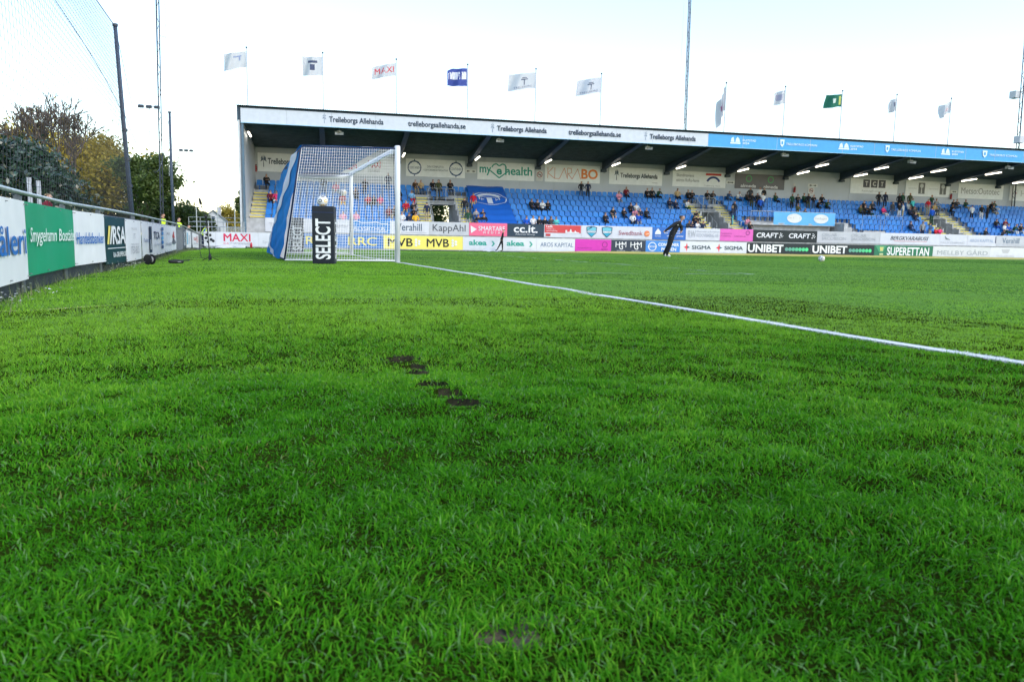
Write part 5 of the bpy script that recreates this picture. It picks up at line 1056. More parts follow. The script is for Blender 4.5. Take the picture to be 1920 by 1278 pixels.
CROWD = [(501.4, 328, 's', 'black', 'black'), (502, 361, 's', 'maroon', 'black'), (515, 358.5, 's', 'bright pink', 'white', 1), (606, 330, 't', 'black', 'denim'), (627, 340, 's', 'bright pink', 'grey'), (636, 365, 's', 'red', 'yellow'), (645, 405, 's', 'pink', 'grey'),
 (684, 335, 't', 'black', 'black'), (727.5, 325, 't', 'navy', 'denim'), (667, 352, 's', 'black', 'black'), (692, 366, 's', 'red', 'black'), (715, 367, 's', 'bright pink', 'grey'), (723, 387, 's', 'maroon', 'black'), (734, 386, 's', 'black', 'khaki'), (669, 403, 's', 'pink', 'grey'), (700, 362, 's', 'black', 'black'),
 (752.5, 354, 's', 'black', 'maroon'), (773, 336, 's', 'brown', 'khaki'), (782, 337, 's', 'tan', 'denim'), (771.8, 357, 's', 'light blue', 'red'), (767, 375, 's', 'red', 'khaki'), (778.5, 375, 's', 'black', 'light blue'), (785, 398, 's', 'yellow', 'green'), (795.7, 395, 's', 'navy', 'denim'), (807.7, 400, 's', 'black', 'navy'), (816, 394, 's', 'white', 'denim'),
 (815, 338, 's', 'black', 'black'), (821.8, 335, 't', 'olive', 'black'), (826.5, 338, 's', 'khaki', 'black'), (840.6, 341, 's', 'black', 'navy'), (834.8, 375, 'tb', 'navy', 'khaki'), (852, 366, 'tb', 'black', 'denim'), (854.7, 386, 't', 'green', 'grey'), (887.5, 362, 't', 'red', 'khaki', 1), (882, 388, 's', 'grey', 'grey'), (889.6, 398.6, 's', 'black', 'black', 1), (900, 401, 's', 'black', 'black'), (838.5, 408, 's', 'black', 'black'),
 (996, 372, 's', 'black', 'black'), (1004, 373, 's', 'black', 'black'), (1014.6, 372.6, 's', 'white', 'black'), (1024.5, 374, 's', 'black', 'black'), (988, 403, 's', 'blue', 'navy'), (998.4, 404, 's', 'white', 'grey'), (1011, 406, 's', 'black', 'black'), (1023, 406.5, 's', 'black', 'black'), (1035, 407, 's', 'dark grey', 'black'), (1044, 407, 's', 'turquoise', 'denim'),
 (1090, 340, 't', 'black', 'denim'), (1102.6, 338.7, 't', 'navy', 'black'), (1162.5, 354, 's', 'pink', 'grey'), (1173, 352, 's', 'maroon', 'black'), (1133, 396.5, 's', 'black', 'black'), (1145, 386.7, 's', 'black', 'khaki', 1), (1179.7, 380, 's', 'black', 'black'), (1188.5, 383.5, 's', 'pink', 'black'), (1197.4, 382.5, 's', 'white', 'denim'), (1174, 388, 's', 'black', 'navy'), (1184, 395, 's', 'white', 'black'), (1197, 391, 's', 'navy', 'blue'), (1205, 389, 's', 'black', 'black'), (1195.6, 400, 's', 'blue', 'grey'),
 (1212, 354, 's', 'black', 'black'), (1218, 354, 's', 'black', 'black'), (1229, 353.4, 's', 'green', 'black'), (1267.5, 355.5, 's', 'tan', 'black'), (1285, 356.6, 's', 'black', 'black'), (1296, 354.5, 's', 'black', 'denim'), (1253, 373, 's', 'navy', 'grey'), (1268, 372.7, 's', 'navy', 'navy'), (1285, 372.7, 's', 'white', 'green'), (1322.7, 357, 's', 'black', 'black'), (1330, 358.6, 's', 'dark grey', 'black'), (1351, 381, 'tb', 'navy', 'denim'), (1357, 387, 'tb', 'dark grey', 'turquoise'), (1340, 392.5, 's', 'black', 'black'), (1368.5, 359, 's', 'denim', 'denim'), (1377, 380, 't', 'black', 'navy'), (1286, 412, 's', 'dark grey', 'black'), (1296.7, 410, 's', 'navy', 'white'), (1308, 410.7, 's', 'white', 'black'), (1331, 417.5, 's', 'navy', 'black'), (1339, 417.5, 's', 'black', 'black'), (1348.7, 417, 's', 'black', 'black'),
 (1380, 360, 's', 'white', 'black'), (1396.5, 360, 's', 'dark grey', 'black'), (1407, 353, 't', 'dark grey', 'black'), (1425, 350, 't', 'white', 'denim'), (1433, 350, 't', 'black', 'black'), (1410, 361, 't', 'black', 'olive'), (1420, 363, 't', 'black', 'black'), (1431, 360, 'tb', 'white', 'denim'), (1426, 368, 'tb', 'blue', 'navy'), (1451, 363, 's', 'green', 'black'), (1485.5, 364, 't', 'green', 'black'), (1496, 363, 't', 'black', 'black'), (1504, 366, 's', 'green', 'black'), (1516, 365, 't', 'black', 'olive'), (1526, 362, 't', 'black', 'denim'), (1534, 373, 's', 'black', 'black'), (1544, 366.5, 's', 'black', 'black'), (1551, 372, 's', 'green', 'black'), (1496.5, 378, 't', 'olive', 'grey'), (1507, 386, 's', 'black', 'black'), (1393, 405.5, 's', 'pink', 'grey'), (1405, 404.5, 's', 'black', 'navy'),
 (1624, 378, 's', 'black', 'black'), (1633, 378.5, 's', 'dark grey', 'black'), (1612, 387, 's', 'olive', 'black'), (1622, 386, 's', 'black', 'black'), (1630.6, 387, 's', 'black', 'green'), (1654, 386, 's', 'bright pink', 'white'), (1648, 361, 't', 'black', 'navy'), (1660, 362, 't', 'navy', 'navy'), (1674, 376, 't', 'dark grey', 'denim'), (1687, 359, 't', 'black', 'black'), (1692.6, 362, 't', 'green', 'black'), (1687, 376.5, 'tb', 'black', 'white', 1), (1694, 377.5, 'tb', 'white', 'khaki'), (1706.7, 361, 't', 'olive', 'black'), (1712, 369, 'tb', 'turquoise', 'black'), (1704.6, 380.6, 's', 'white', 'grey'), (1706.7, 390, 's', 'navy', 'black'), (1717, 393, 's', 'navy', 'denim'), (1725, 388, 's', 'dark grey', 'black'), (1709, 417, 's', 'navy', 'denim'), (1730.6, 411, 't', 'grey', 'navy'),
 (1747.6, 361, 't', 'green', 'denim'), (1741, 368, 't', 'red', 'khaki'), (1756, 376.5, 's', 'yellow', 'black'), (1766, 377.5, 's', 'grey', 'black'), (1773, 376, 's', 'black', 'black'), (1788, 374, 's', 'black', 'denim'), (1796.6, 376, 's', 'dark grey', 'denim'), (1812, 376.5, 's', 'green', 'khaki'), (1748, 386, 'tb', 'blue', 'green'), (1823, 385, 'tb', 'white', 'black', 1), (1841, 385, 'tb', 'black', 'white'), (1852, 386, 'tb', 'black', 'black'), (1855, 377, 's', 'black', 'black'), (1861, 378, 's', 'green', 'white'), (1860, 387, 's', 'dark grey', 'khaki'), (1745, 412, 'tb', 'denim', 'khaki', 1), (1778, 425, 's', 'bright pink', 'grey'), (1792, 424, 's', 'red', 'navy'), (1811.7, 428, 's', 'black', 'black'), (1873, 411, 's', 'black', 'blue'), (1888, 413, 's', 'maroon', 'black'), (1893, 417, 's', 'blue', 'navy'), (1901, 421, 's', 'green', 'white'), (1889, 422, 's', 'white', 'green'), (1881, 429, 's', 'dark grey', 'brown'), (1917, 422, 's', 'black', 'white')]
taken = set()
for n_, it in enumerate(CROWD):
    px, py, pose, top, bot = it[:5]; short = len(it) > 5
    hh = 1.36 if pose == 's' else 1.73; best = None
    for i in range(NR):
        dv = -.22 if pose == 's' else -.42
        v = RV[i]+dv; u, z = on_v(px, py, v); e = abs(z-(RZ[i]+hh))
        if best is None or e < best[0]: best = (e, i, u, v)
    e, i, u, v = best
    if pose == 's':
        cand = [(abs(u-uu)+.9*abs(i-ii), uu, ii) for d, uu, ii in spots if abs(uu-u) < 3 and abs(ii-i) <= 1 and (round(uu*2), ii) not in taken]
        if not cand: continue
        _, u, i = min(cand); taken.add((round(u*2), i)); loc = st(u, RV[i], RZ[i]); rz = TH+random.uniform(-.25, .25)
        mesh = POSES['sit_'+random.choice(('lap', 'lap', 'lean', 'cross'))+('_short' if short else '')]
    else:
        for a, b in VOMS:
            if a-.05 < u < b+.05 and i <= 4: u = a-.5 if u-a < b-u else b+.45
        if 28.9 < u < 39.6 and i <= 2: i = 3
        z = RZ[i]; v = RV[i]-.46
        loc = st(u, v, z); rz = TH+random.uniform(-.3, .3)+(math.pi*random.uniform(.8, 1.2) if pose == 'tb' else 0)
        mesh = POSES['stand_'+random.choice(('side', 'phone', 'pocket'))+('_short' if short else '')]
    lab = '%s spectator, %s top, %s %s, %s row, %s' % ('seated' if pose == 's' else 'standing', top, bot, 'shorts' if short else 'trousers', ROWN[i], beside(px))
    person(mesh, loc, rz, top, bot, lab, 'spectators in the grandstand', scale=random.uniform(.93, 1.02))
for k, px in enumerate((1475.6, 1486.5, 1491, 1503, 1534, 1548.5, 1558)):
    u = upx(px, 3.2, 1.8); person(POSES['sit_'+('lap', 'cross')[k % 2]], st(u, 3.62, .50), TH, ('black', 'navy', 'dark grey', 'black', 'grey', 'black', 'black')[k], 'black', 'seated person in dark top behind the black sportswear banner, under the railing banner', 'people seated behind the front wall')
# ------------------------------------------------------------------ the player leaning after a kick
J = {'pelvis': (.16, 0, .90, (.14, .12)), 'spine': (.25, 0, 1.08, (.135, .11)), 'chest': (.36, .0, 1.26, (.16, .12))}
J.update(head(.47, -.03, 1.50, .85, -.5))
J.update(shL=(.33, -.16, 1.33, .066), elL=(.06, -.26, 1.16, .05), wrL=(-.17, -.28, .99, .036), haL=(-.24, -.28, .93, .036), shR=(.42, .16, 1.30, .066), elR=(.55, .24, 1.10, .05), wrR=(.50, .06, .97, .036), haR=(.46, -.01, .94, .036),
         hiL=(.14, -.09, .86, .098), knL=(.06, -.10, .48, .068), anL=(-.04, -.08, .10, .045), toL=(.10, -.12, .04, .042), hiR=(.16, .09, .86, .098), knR=(.06, .10, .46, .068), anR=(-.10, .16, .13, .045), toR=(-.02, .14, .04, .042))
J = {k: (*v[:3], tuple(q*1.16 for q in v[3]) if isinstance(v[3], tuple) else v[3]*(1.28 if k[:2] in ('kn', 'an', 'hi', 'el', 'sh') else 1.1)) for k, v in J.items()}
pl = figure('person', J, bones_for(), D5, 2, (-.85, .5, 0))
P_ = ground_at(1251, 483); o = person(pl, (P_[0], P_[1], float(gz(P_[0], P_[1]))+.012), -YAW, 'black', 'black', 'player in black tracksuit leaning forward after a kick on the pitch', None, HAIRS[1], SKINS[0], 1, 1.03)
mb = MB(); mb.box(.30, .34, -.165, -.150, 1.20, 1.24); obj('chest_badge', mb, flat((.7, .7, .7)), o)
mb = MB(); mb.lathe([(0, -.002), (.03, 0), (0, .002)], 8, (.10, -.16, .80)); obj('trouser_badge', mb, flat((.7, .7, .7)), o)
J = {'pelvis': (.0, 0, .93, (.14, .11)), 'spine': (.02, 0, 1.13, (.135, .105)), 'chest': (.06, .0, 1.34, (.16, .115))}
J.update(head(.12, -.01, 1.60, -.4, -.9))
J.update(shL=(.05, -.17, 1.38, .066), elL=(.10, -.22, 1.12, .05), wrL=(.02, -.24, .90, .036), haL=(-.01, -.24, .82, .036), shR=(.07, .17, 1.38, .066), elR=(.0, .22, 1.13, .05), wrR=(-.10, .2, .94, .036), haR=(-.14, .19, .87, .036),
         hiL=(0, -.09, .88, .095), knL=(.05, -.10, .48, .064), anL=(.06, -.1, .10, .043), toL=(-.10, -.12, .045, .042), hiR=(0, .09, .88, .095), knR=(-.16, .1, .50, .064), anR=(-.36, .1, .13, .043), toR=(-.50, .08, .06, .042))
wk = figure('person', J, bones_for(), D5, 1, (.4, .9, 0)); p = st(upx(941, -.9, .5), -.9)
person(wk, (p[0], p[1], float(gz(p[0], p[1]))+.012), -YAW, 'black', 'black', 'person in dark clothes walking in front of the touchline boards', None, HAIRS[0], SKINS[0], 0, 1.0)
# ------------------------------------------------------------------ stewards in yellow vests
M_HIVIS = mat('yellow_vest', srgb(205, 235, 40), .6, .06, 8, emit=None)
M_BAND = mat('reflective_band', (.55, .56, .56), .3, .05, 8)
def vest(parent, c0, c1, r=(.185, .14)):
    """an open sleeved shell round the torso between two points"""
    c0, c1 = Vector(c0), Vector(c1); d = (c1-c0); n = 16; mb = MB(); bd = MB()
    ax = Vector((1, 0, 0)); up = d.normalized(); by = up.cross(ax).normalized()
    rows = [(0, 1.0), (.25, 1.02), (.6, 1.05), (.85, 1.02), (1.0, .78)]
    for t, s in rows:
        for k in range(n): a = 6.2832*k/n; mb.v.append(tuple(c0+d*t+ax*math.cos(a)*r[0]*s+by*math.sin(a)*r[1]*s))
    mb.f = [(i*n+k, i*n+(k+1) % n, (i+1)*n+(k+1) % n, (i+1)*n+k) for i in range(len(rows)-1) for k in range(n)]; mb.m = [0]*len(mb.f)
    obj('vest', mb, M_HIVIS, parent, smooth=True)
    for t in (.18, .32):
        b0 = len(bd.v)
        for tt in (t, t+.07):
            for k in range(n): a = 6.2832*k/n; bd.v.append(tuple(c0+d*tt+ax*math.cos(a)*(r[0]*1.03+.004)+by*math.sin(a)*(r[1]*1.03+.004)))
        bd.f += [(b0+k, b0+(k+1) % n, b0+n+(k+1) % n, b0+n+k) for k in range(n)]
    bd.m = [0]*len(bd.f); obj('reflective_band', bd, M_BAND, parent, smooth=True)
def at_head(px, py, hgt):                      # a standing person whose head top shows at (px,py)
    d = ray(px, py); lo, hi = 5.0, 120.0
    for _ in range(60):
        t = (lo+hi)/2; P = CAM+d*t
        if P[2] < float(gz(P[0], P[1]))+hgt: lo = t
        else: hi = t
    return CAM+d*t
for px, py, lab, sc in ((304, 399, 'steward with yellow vest and red face standing behind the pitch fence', 1.0), (334, 407, 'steward with black cap and yellow vest by the fence gate', 1.0)):
    P_ = at_head(px, py, 1.73); o = person(POSES['stand_pocket'], (P_[0], P_[1], float(gz(P_[0], P_[1]))), R_(60), 'black', 'black', lab, None, HAIRS[0]); vest(o, (0, .01, .92), (0, .01, 1.44), (.20, .165))
P_ = at_head(352, 420, 1.4); person(POSES['stand_side'], (P_[0], P_[1], float(gz(P_[0], P_[1]))-.35), R_(80), 'dark grey', 'black', 'person in dark clothes stooping beside the steward with black cap', None, HAIRS[0])
J = stand('phone'); 
for n_ in list(J):
    x, y, z, r = J[n_]
    if z > .97: k = min(1, (z-.97)/.65); J[n_] = (x, y-.42*k, z-.13*k, r)
bend = figure('person', J, bones_for(), D5, 1)
P_ = ground_at(381, 464.5); o = person(bend, (P_[0], P_[1], float(gz(P_[0], P_[1]))), R_(70), 'blue', 'navy', 'steward in yellow vest and navy trousers bending at the end of the fence', None, HAIRS[3]); vest(o, (0, -.0, .95), (0, -.30, 1.36), (.20, .165))
mb = MB()
for k in (-1, 1): mb.lathe([(.062, 0), (.062, .06)], 10, (k*.12, .01, .19))
obj('trouser_band', mb, M_BAND, o)
P_ = at_head(88, 361, 1.73); person(POSES['stand_side'], (P_[0], P_[1], float(gz(P_[0], P_[1]))), R_(75), 'maroon', 'dark grey', 'spectator behind the fence rail in front of the evergreen bush, only the head showing')
# ================================================================== flags on poles behind the stand
M_POLE = mat('white_flagpole', (.38, .39, .41), .4, .05, 3)
def flag(px, py, label, col, w, h, drop, items=(), phase=0.0, limp=0.0):
    u, z = on_v(px, py, 10.5); p = st(u, 10.5); zg = float(gz(p[0], p[1])); e = empty('flagpole', (p[0], p[1], zg), TH); tag(e, label, 'flag', 'flags on poles behind the stand')
    Hh = z-zg; mb = MB(); mb.tube([(0, 0, -.2), (0, 0, Hh*.5), (0, 0, Hh)], [.075, .06, .035], 10); obj('pole', mb, M_POLE, e, smooth=True)
    mb = MB(); mb.lathe([(0, 0), (.07, .03), (.08, .08), (.05, .14), (0, .16)], 10, (0, 0, Hh)); obj('finial', mb, M_BEAM, e, smooth=True)
    def fn(a, b):
        x = -.05-a*w*(1-limp*.75); zz = Hh-.25-h*(1-b)-drop*a**1.4-limp*a*h*.8
        return (x, (.24*math.sin(a*6.5+b*1.2+phase)+.15*math.sin(a*12+b*3+phase*2))*a**.6+limp*.25*math.sin(a*14), zz+.10*math.sin(a*6+b*1.5+phase)*a-.10*a*(1-b)*math.sin(phase+2))
    mb = MB(); mb.sheet(fn, 24, 14); cl = obj('cloth', mb, mat('flag_'+'%02x%02x%02x' % tuple(int(c*255) for c in col), col, .8, .04, 3, trans=.3), e, smooth=True)
    for it in items:
        for side in (-.012, .012):
            mb = MB()
            if it[0] == 't':
                _, txt, ca, cb, tw, th, c, bold = it; x, y, f, _ = text_mesh(txt, 0 if 'M' in txt else bold)
                xs = x if side < 0 else x
                for q, r in zip(xs, y): P = fn(min(1, max(0, ca+(.5-q)*tw)), cb+(r-.5)*th); mb.v.append((P[0], P[1]+side, P[2]))
                mb.f = list(f); mb.m = [0]*len(f)
            else:
                _, a0, b0, a1, b1, c = it; mb.sheet(lambda a, b: (lambda P: (P[0], P[1]+side, P[2]))(fn(a0+(a1-a0)*a, b0+(b1-b0)*b)), 8, 6)
            obj('emblem', mb, flat(c), cl)
FW = (.68, .69, .72)
def palm_items(): return [('r', .40, .28, .44, .60, srgb(80, 90, 115)), ('r', .28, .60, .56, .66, srgb(90, 100, 125)), ('r', .32, .70, .52, .75, srgb(90, 100, 125)), ('t', 'TRELLEBORG', .48, .16, .7, .12, srgb(120, 130, 155), 0)]
flag(462, 91, 'white flag with a small blue arc at the corner of the stand', FW, 1.75, 1.25, .35, [('r', .2, .70, .55, .78, srgb(140, 155, 190)), ('r', .25, .45, .32, .7, srgb(140, 155, 190))], .4)
flag(605, 101, 'white flag with dark emblem under a dark bar', FW, 1.6, 1.5, .15, [('r', .25, .68, .72, .80, srgb(70, 80, 110)), ('r', .38, .30, .62, .60, srgb(70, 80, 110))], 1.2)
flag(743, 113, 'white flag with red supermarket lettering, wrinkled by the wind', FW, 2.0, 1.05, .55, [('t', 'MAXI', .48, .55, .8, .45, srgb(215, 60, 80), .03)], 2.0)
flag(877, 123, 'blue flag with white middle band', srgb(75, 90, 165), 1.75, 1.5, .25, [('r', .04, .38, .95, .80, (.66, .68, .76)), ('t', 'T', .4, .6, .25, .3, srgb(90, 100, 160), .03)], 2.7)
flag(1005, 131, 'white flag with palm tree and lettering, wide and full', FW, 2.4, 1.35, .40, palm_items(), .9)
flag(1128, 140, 'white flag with palm tree and lettering, drooping tip', (.66, .68, .74), 2.3, 1.35, .55, palm_items(), 1.7)
flag(1362, 157, 'limp white flag with a red and blue patch', FW, 1.5, 2.2, .3, [('r', .55, .5, .8, .7, srgb(140, 60, 110))], .3, .75)
flag(1473, 164, 'white flag with a blurred grey emblem', FW, 1.3, 1.25, .2, [('r', .2, .3, .7, .75, srgb(165, 165, 185))], 2.2, .2)
flag(1580, 172, 'dark green flag with pale emblem and yellow edge', srgb(45, 115, 95), 1.75, 1.2, .25, [('r', .05, .15, .18, .85, srgb(175, 185, 95)), ('r', .4, .35, .62, .7, (.55, .65, .6))], 1.1)
flag(1682, 179, 'white flag with one small dark stroke', FW, 1.1, 1.25, .2, [('r', .3, .4, .38, .75, srgb(120, 120, 140))], 2.9, .3)
flag(1784, 186, 'white flag with faint pink mark, last of the row', FW, 1.3, 1.1, .35, [('r', .3, .3, .6, .55, srgb(215, 190, 195))], .1, .2)
# ================================================================== masts, poles and the ball-stop net
M_MAST = mat('mast_steel', (.05, .06, .08), .5, .1, 4, metal=.3); M_PALE = mat('pale_mast', (.52, .54, .57), .5, .05, 4); M_DPOLE = mat('dark_blue_pole', (.05, .07, .11), .5, .15, 6)
def ground_dir(px, dist, py=430):
    d = ray(px, py); k = dist/math.hypot(d[0], d[1]); return np.array([CAM[0]+d[0]*k, CAM[1]+d[1]*k, 0.0])
def z_at(px, py, dist): d = ray(px, py); return float(CAM[2]+d[2]*dist/math.hypot(d[0], d[1]))
def net_pole(px_b, py_b, px_t, py_t, dist, r, label):
    b = ground_dir(px_b, dist, py_b); b[2] = float(gz(b[0], b[1])); t = ground_dir(px_t, dist, py_t); t[2] = z_at(px_t, py_t, dist)
    e = empty('net_pole', b); tag(e, label, 'pole'); L_ = t-b
    mb = MB(); mb.tube([(0, 0, -.4), tuple(L_*.5+np.array([-.02, 0, 0])), tuple(L_)], [r*1.15, r, r*.85], 10); obj('pole_shaft', mb, M_DPOLE, e, smooth=True)
    mb = MB(); mb.tube([tuple(L_+np.array([0, 0, .01])), tuple(L_+np.array([0, 0, .09]))], r*1.15, 8); obj('pole_cap', mb, M_MAST, e)
    return e, b, t
e1, b1, t1 = net_pole(252, 408, 216, 50, 30, .075, 'tall leaning dark pole carrying the ball-stop net behind the fence')
mb = MB(); k1 = (t1-b1); mb.tube([tuple(k1*.63+np.array([.02, 0, 0])), tuple(k1*.56+np.array([.16, .1, 0])), tuple(k1*.46+np.array([.38, .2, 0]))], .012, 5); obj('loose_rope', mb, M_DPOLE, e1)
mb = MB()
for f_ in (.30, .42, .55): c_ = k1*f_; mb.tube([tuple(c_-np.array([0, 0, .05])), tuple(c_+np.array([0, 0, .05]))], .095, 8)
obj('clamp', mb, M_MAST, e1)
e2, b2, t2 = net_pole(326, 428, 318, 212, 53, .085, 'dark pole beyond the leaning pole, right of the thin lattice mast')
b0 = np.array([-6.7, -15.5, -.08]); t0 = np.array([-7.1, -15.5, 8.6]); e0 = empty('net_pole', b0); tag(e0, 'dark pole at the near end of the ball-stop net', 'pole')
mb = MB(); mb.tube([(0, 0, -.4), tuple(t0-b0)], .085, 10); obj('pole_shaft', mb, M_DPOLE, e0, smooth=True)
bn = empty('ball_stop_net', b1); tag(bn, 'fine pale ball-stop net hung between tall poles behind the fence', 'net')
M_CORD = mat('net_cord_grey', (.045, .05, .06), .8, .05, 5)
def netp(a, b):                               # a: far pole -> near pole, b: 0 bottom, 1 top
    top = t1*(1-a)+t0*a; top = top-np.array([0, 0, .75*math.sin(math.pi*a)]); bot = (b1*(1-a)+b0*a)+np.array([0, 0, .9])
    P = bot*(1-b)+top*b+np.array([.35*math.sin(math.pi*a)*math.sin(math.pi*b), 0, 0]); return tuple(P-b1)
mb = MB(); nu, nv = 130, 40
for i in range(nu+1): mb.tube([netp(i/nu, k/8) for k in range(9)], .0036, 3, False)
for j in range(nv+1): mb.tube([netp(k/24, j/nv) for k in range(25)], .0036, 3, False)
stuff(obj('mesh_cords', mb, M_CORD, bn))
mb = MB(); mb.tube([netp(k/24, 1.0) for k in range(25)], .014, 5, False); mb.tube([netp(k/24, .56+.10*math.sin(3.14*k/24)) for k in range(25)], .008, 4, False); obj('head_rope', mb, M_MAST, bn)
cb = MB(); pts = [tuple((t1*(1-t)+t2*t-np.array([0, 0, 4.2*math.sin(math.pi*t)]))-t1) for t in np.linspace(0, 1, 24)]; cb.tube(pts, .010, 5, False)
tag(obj('span_rope', cb, M_MAST, None, t1), 'thin sagging rope between the two dark poles', 'rope')
def mast(px_b, px_t, py_t, dist, r, label, lattice=False, z_extra=0.0):
    b = ground_dir(px_b, dist, 430); b[2] = float(gz(b[0], b[1])); t = ground_dir(px_t, dist, py_t); t[2] = z_at(px_t, py_t, dist)+z_extra
    e = empty('mast', b); tag(e, label, 'mast'); L_ = t-b; mb = MB()
    if lattice:
        for a in (0, 2.094, 4.189): o_ = np.array([math.cos(a)*r, math.sin(a)*r, 0]); mb.tube([tuple(o_), tuple(L_+o_)], r*.34, 4)
        n = int(L_[2]/.5); br = MB()
        for k in range(n):
            a = 2.094*(k % 3); a2 = a+2.094; o1 = np.array([math.cos(a)*r, math.sin(a)*r, 0]); o2 = np.array([math.cos(a2)*r, math.sin(a2)*r, 0]); br.tube([tuple(L_*k/n+o1), tuple(L_*(k+1)/n+o2)], r*.16, 3, False)
        obj('bracing', br, M_MAST, e)
    else: mb.tube([(0, 0, -.3), tuple(L_)], [r, r*.8], 8)
    obj('mast_shaft', mb, M_MAST, e); return e, b, t
e, b, t = mast(303, 296.6, 0, 60, .11, 'thin dark lattice mast rising out of view behind the fence', True, 4.0)
mb = MB(); c1 = ground_dir(298, 60, 67); c1[2] = z_at(298, 67, 60); c2 = ground_dir(312, 60, 70); c2[2] = z_at(312, 70, 60); mb.tube([tuple(c1-b), tuple(c2-b)], .02, 5)
c4 = ground_dir(310.5, 60, 0); c4[2] = z_at(310.5, 0, 60)+4; c5 = ground_dir(317.5, 60, 330); c5[2] = z_at(317.5, 330, 60); mb.tube([tuple(c4-b), tuple(c5-b)], .012, 4); obj('stay_cable', mb, M_PALE, e)
e, b, t = mast(1278, 1293, 0, 88, .14, 'thin dark mast rising behind the stand roof', True, 3.0)
mb = MB(); c1 = ground_dir(1283, 88, 0); c1[2] = t[2]; mb.tube([tuple(c1-b), tuple(ground_dir(1262, 88, 430)-b+np.array([0, 0, 4]))], .012, 4); obj('stay_cable', mb, M_PALE, e)
e, b, t = mast(1898, 1916, 150, 96, .16, 'thin mast with small lamp arms behind the far end of the stand', True, 6.0)
for px, py in ((1903, 178), (1911, 262)):
    c = ground_dir(px, 96, py); c[2] = z_at(px, py, 96); mb = MB(); mb.box(*(v for p in zip(c-b-.35, c-b+.35) for v in p)); mb.tube([tuple(c-b), tuple(c-b+np.array([1.0, -.3, .5]))], .05, 5); obj('lamp_head', mb, M_PALE, e)
for px, py, dist, hw, lab in ((279.5, 200, 130, 15, 'pale floodlight pole with three dark lamp heads, nearer one'), (349, 282, 190, 10, 'pale floodlight pole with three small lamp heads, farther one')):
    b = ground_dir(px+4, dist, 430); top = z_at(px, py, dist); e = empty('floodlight_pole', b); tag(e, lab, 'floodlight', 'floodlight poles beyond the trees')
    k = ground_dir(px, dist, py)-b; mb = MB(); mb.tube([(0, 0, -.3), (k[0], k[1], top)], [.13, .07], 8); obj('pole_shaft', mb, mat('haze_paled_pole', (.62, .64, .66), .5, .03, 3), e)  # glare haze is put into the pale shaft colour
    w = hw*dist/F_PX; mb = MB(); mb.box(k[0]-w, k[0]+w, k[1]-.05, k[1]+.05, top-.05, top+.05); obj('cross_arm', mb, M_MAST, e)
    for dx in (-.8, 0, .8): mb = MB(); mb.hexa([(k[0]+dx*w-.42, k[1]-.3, top-.32), (k[0]+dx*w+.42, k[1]-.3, top-.32), (k[0]+dx*w+.36, k[1]+.3, top-.05), (k[0]+dx*w-.36, k[1]+.3, top-.05), (k[0]+dx*w-.42, k[1]-.35, top+.05), (k[0]+dx*w+.42, k[1]-.35, top+.05), (k[0]+dx*w+.36, k[1]+.25, top+.28), (k[0]+dx*w-.36, k[1]+.25, top+.28)]); obj('lamp_head', mb, M_MAST, e)
# ================================================================== trees and shrubs
M_BARK = mat('bark', (.10, .082, .065), .9, .3, 4, bump=.6, bscale=12); M_BARKP = mat('pale_bark', (.13, .10, .082), .9, .25, 4, bump=.5, bscale=12)
def branches(mb, p, d, L_, r, depth, tips, rnd, spread=.55, up=.12, minr=.020):
    q = p; pts = [p]; rs = [r]; n = 3
    for k in range(n):
        d = (d+Vector((rnd.gauss(0, .16), rnd.gauss(0, .16), rnd.gauss(0, .10)+up*.3))).normalized(); q = q+d*(L_/n); pts.append(q); rs.append(max(minr, r*(1-.45*(k+1)/n)))
    mb.tube(pts, rs, 6 if r > .05 else 4 if r > .02 else 3, False)
    tips.append(q)
    if depth <= 0: return
    for k in range(rnd.choice((2, 3, 3)) if depth > 1 else rnd.choice((2, 3, 4))):
        a = rnd.uniform(0, 6.283); s = rnd.uniform(.6, 1.2)*spread; side = Vector((math.cos(a), math.sin(a), 0)); nd = (d+side*s+Vector((0, 0, up))).normalized()
        src = pts[rnd.choice((1, 2, 3, 3))] if k else q
        branches(mb, src, nd, L_*rnd.uniform(.62, .85), max(minr, r*rnd.uniform(.45, .62)), depth-1, tips, rnd, spread, up, minr)
def leaves(centers, n, size, spread, m, seed, droop=0.0, bright_top=0.0):
    r = np.random.default_rng(seed); c = np.array([tuple(x) for x in centers]); k = r.integers(0, len(c), n)
    P = c[k]+r.normal(0, 1, (n, 3))*np.array([spread, spread, spread*.75]); s = size*r.uniform(.6, 1.3, n)
    a = r.normal(0, 1, (n, 3)); a /= np.linalg.norm(a, axis=1)[:, None]; b_ = np.cross(a, r.normal(0, 1, (n, 3))); b_ /= np.linalg.norm(b_, axis=1)[:, None]
    V = np.stack([P-a*s[:, None]*.6, P+b_*s[:, None]*.30, P+a*s[:, None]*.6, P-b_*s[:, None]*.30], 1).reshape(-1, 3)
    rnd_ = np.clip(.5*r.random(n)+.5*(np.sin(k*12.9898)*43758.5 % 1), 0, 1)
    return np_mesh('crown', V, 4, [(0, 1, 2, 3)], m, rnd_)
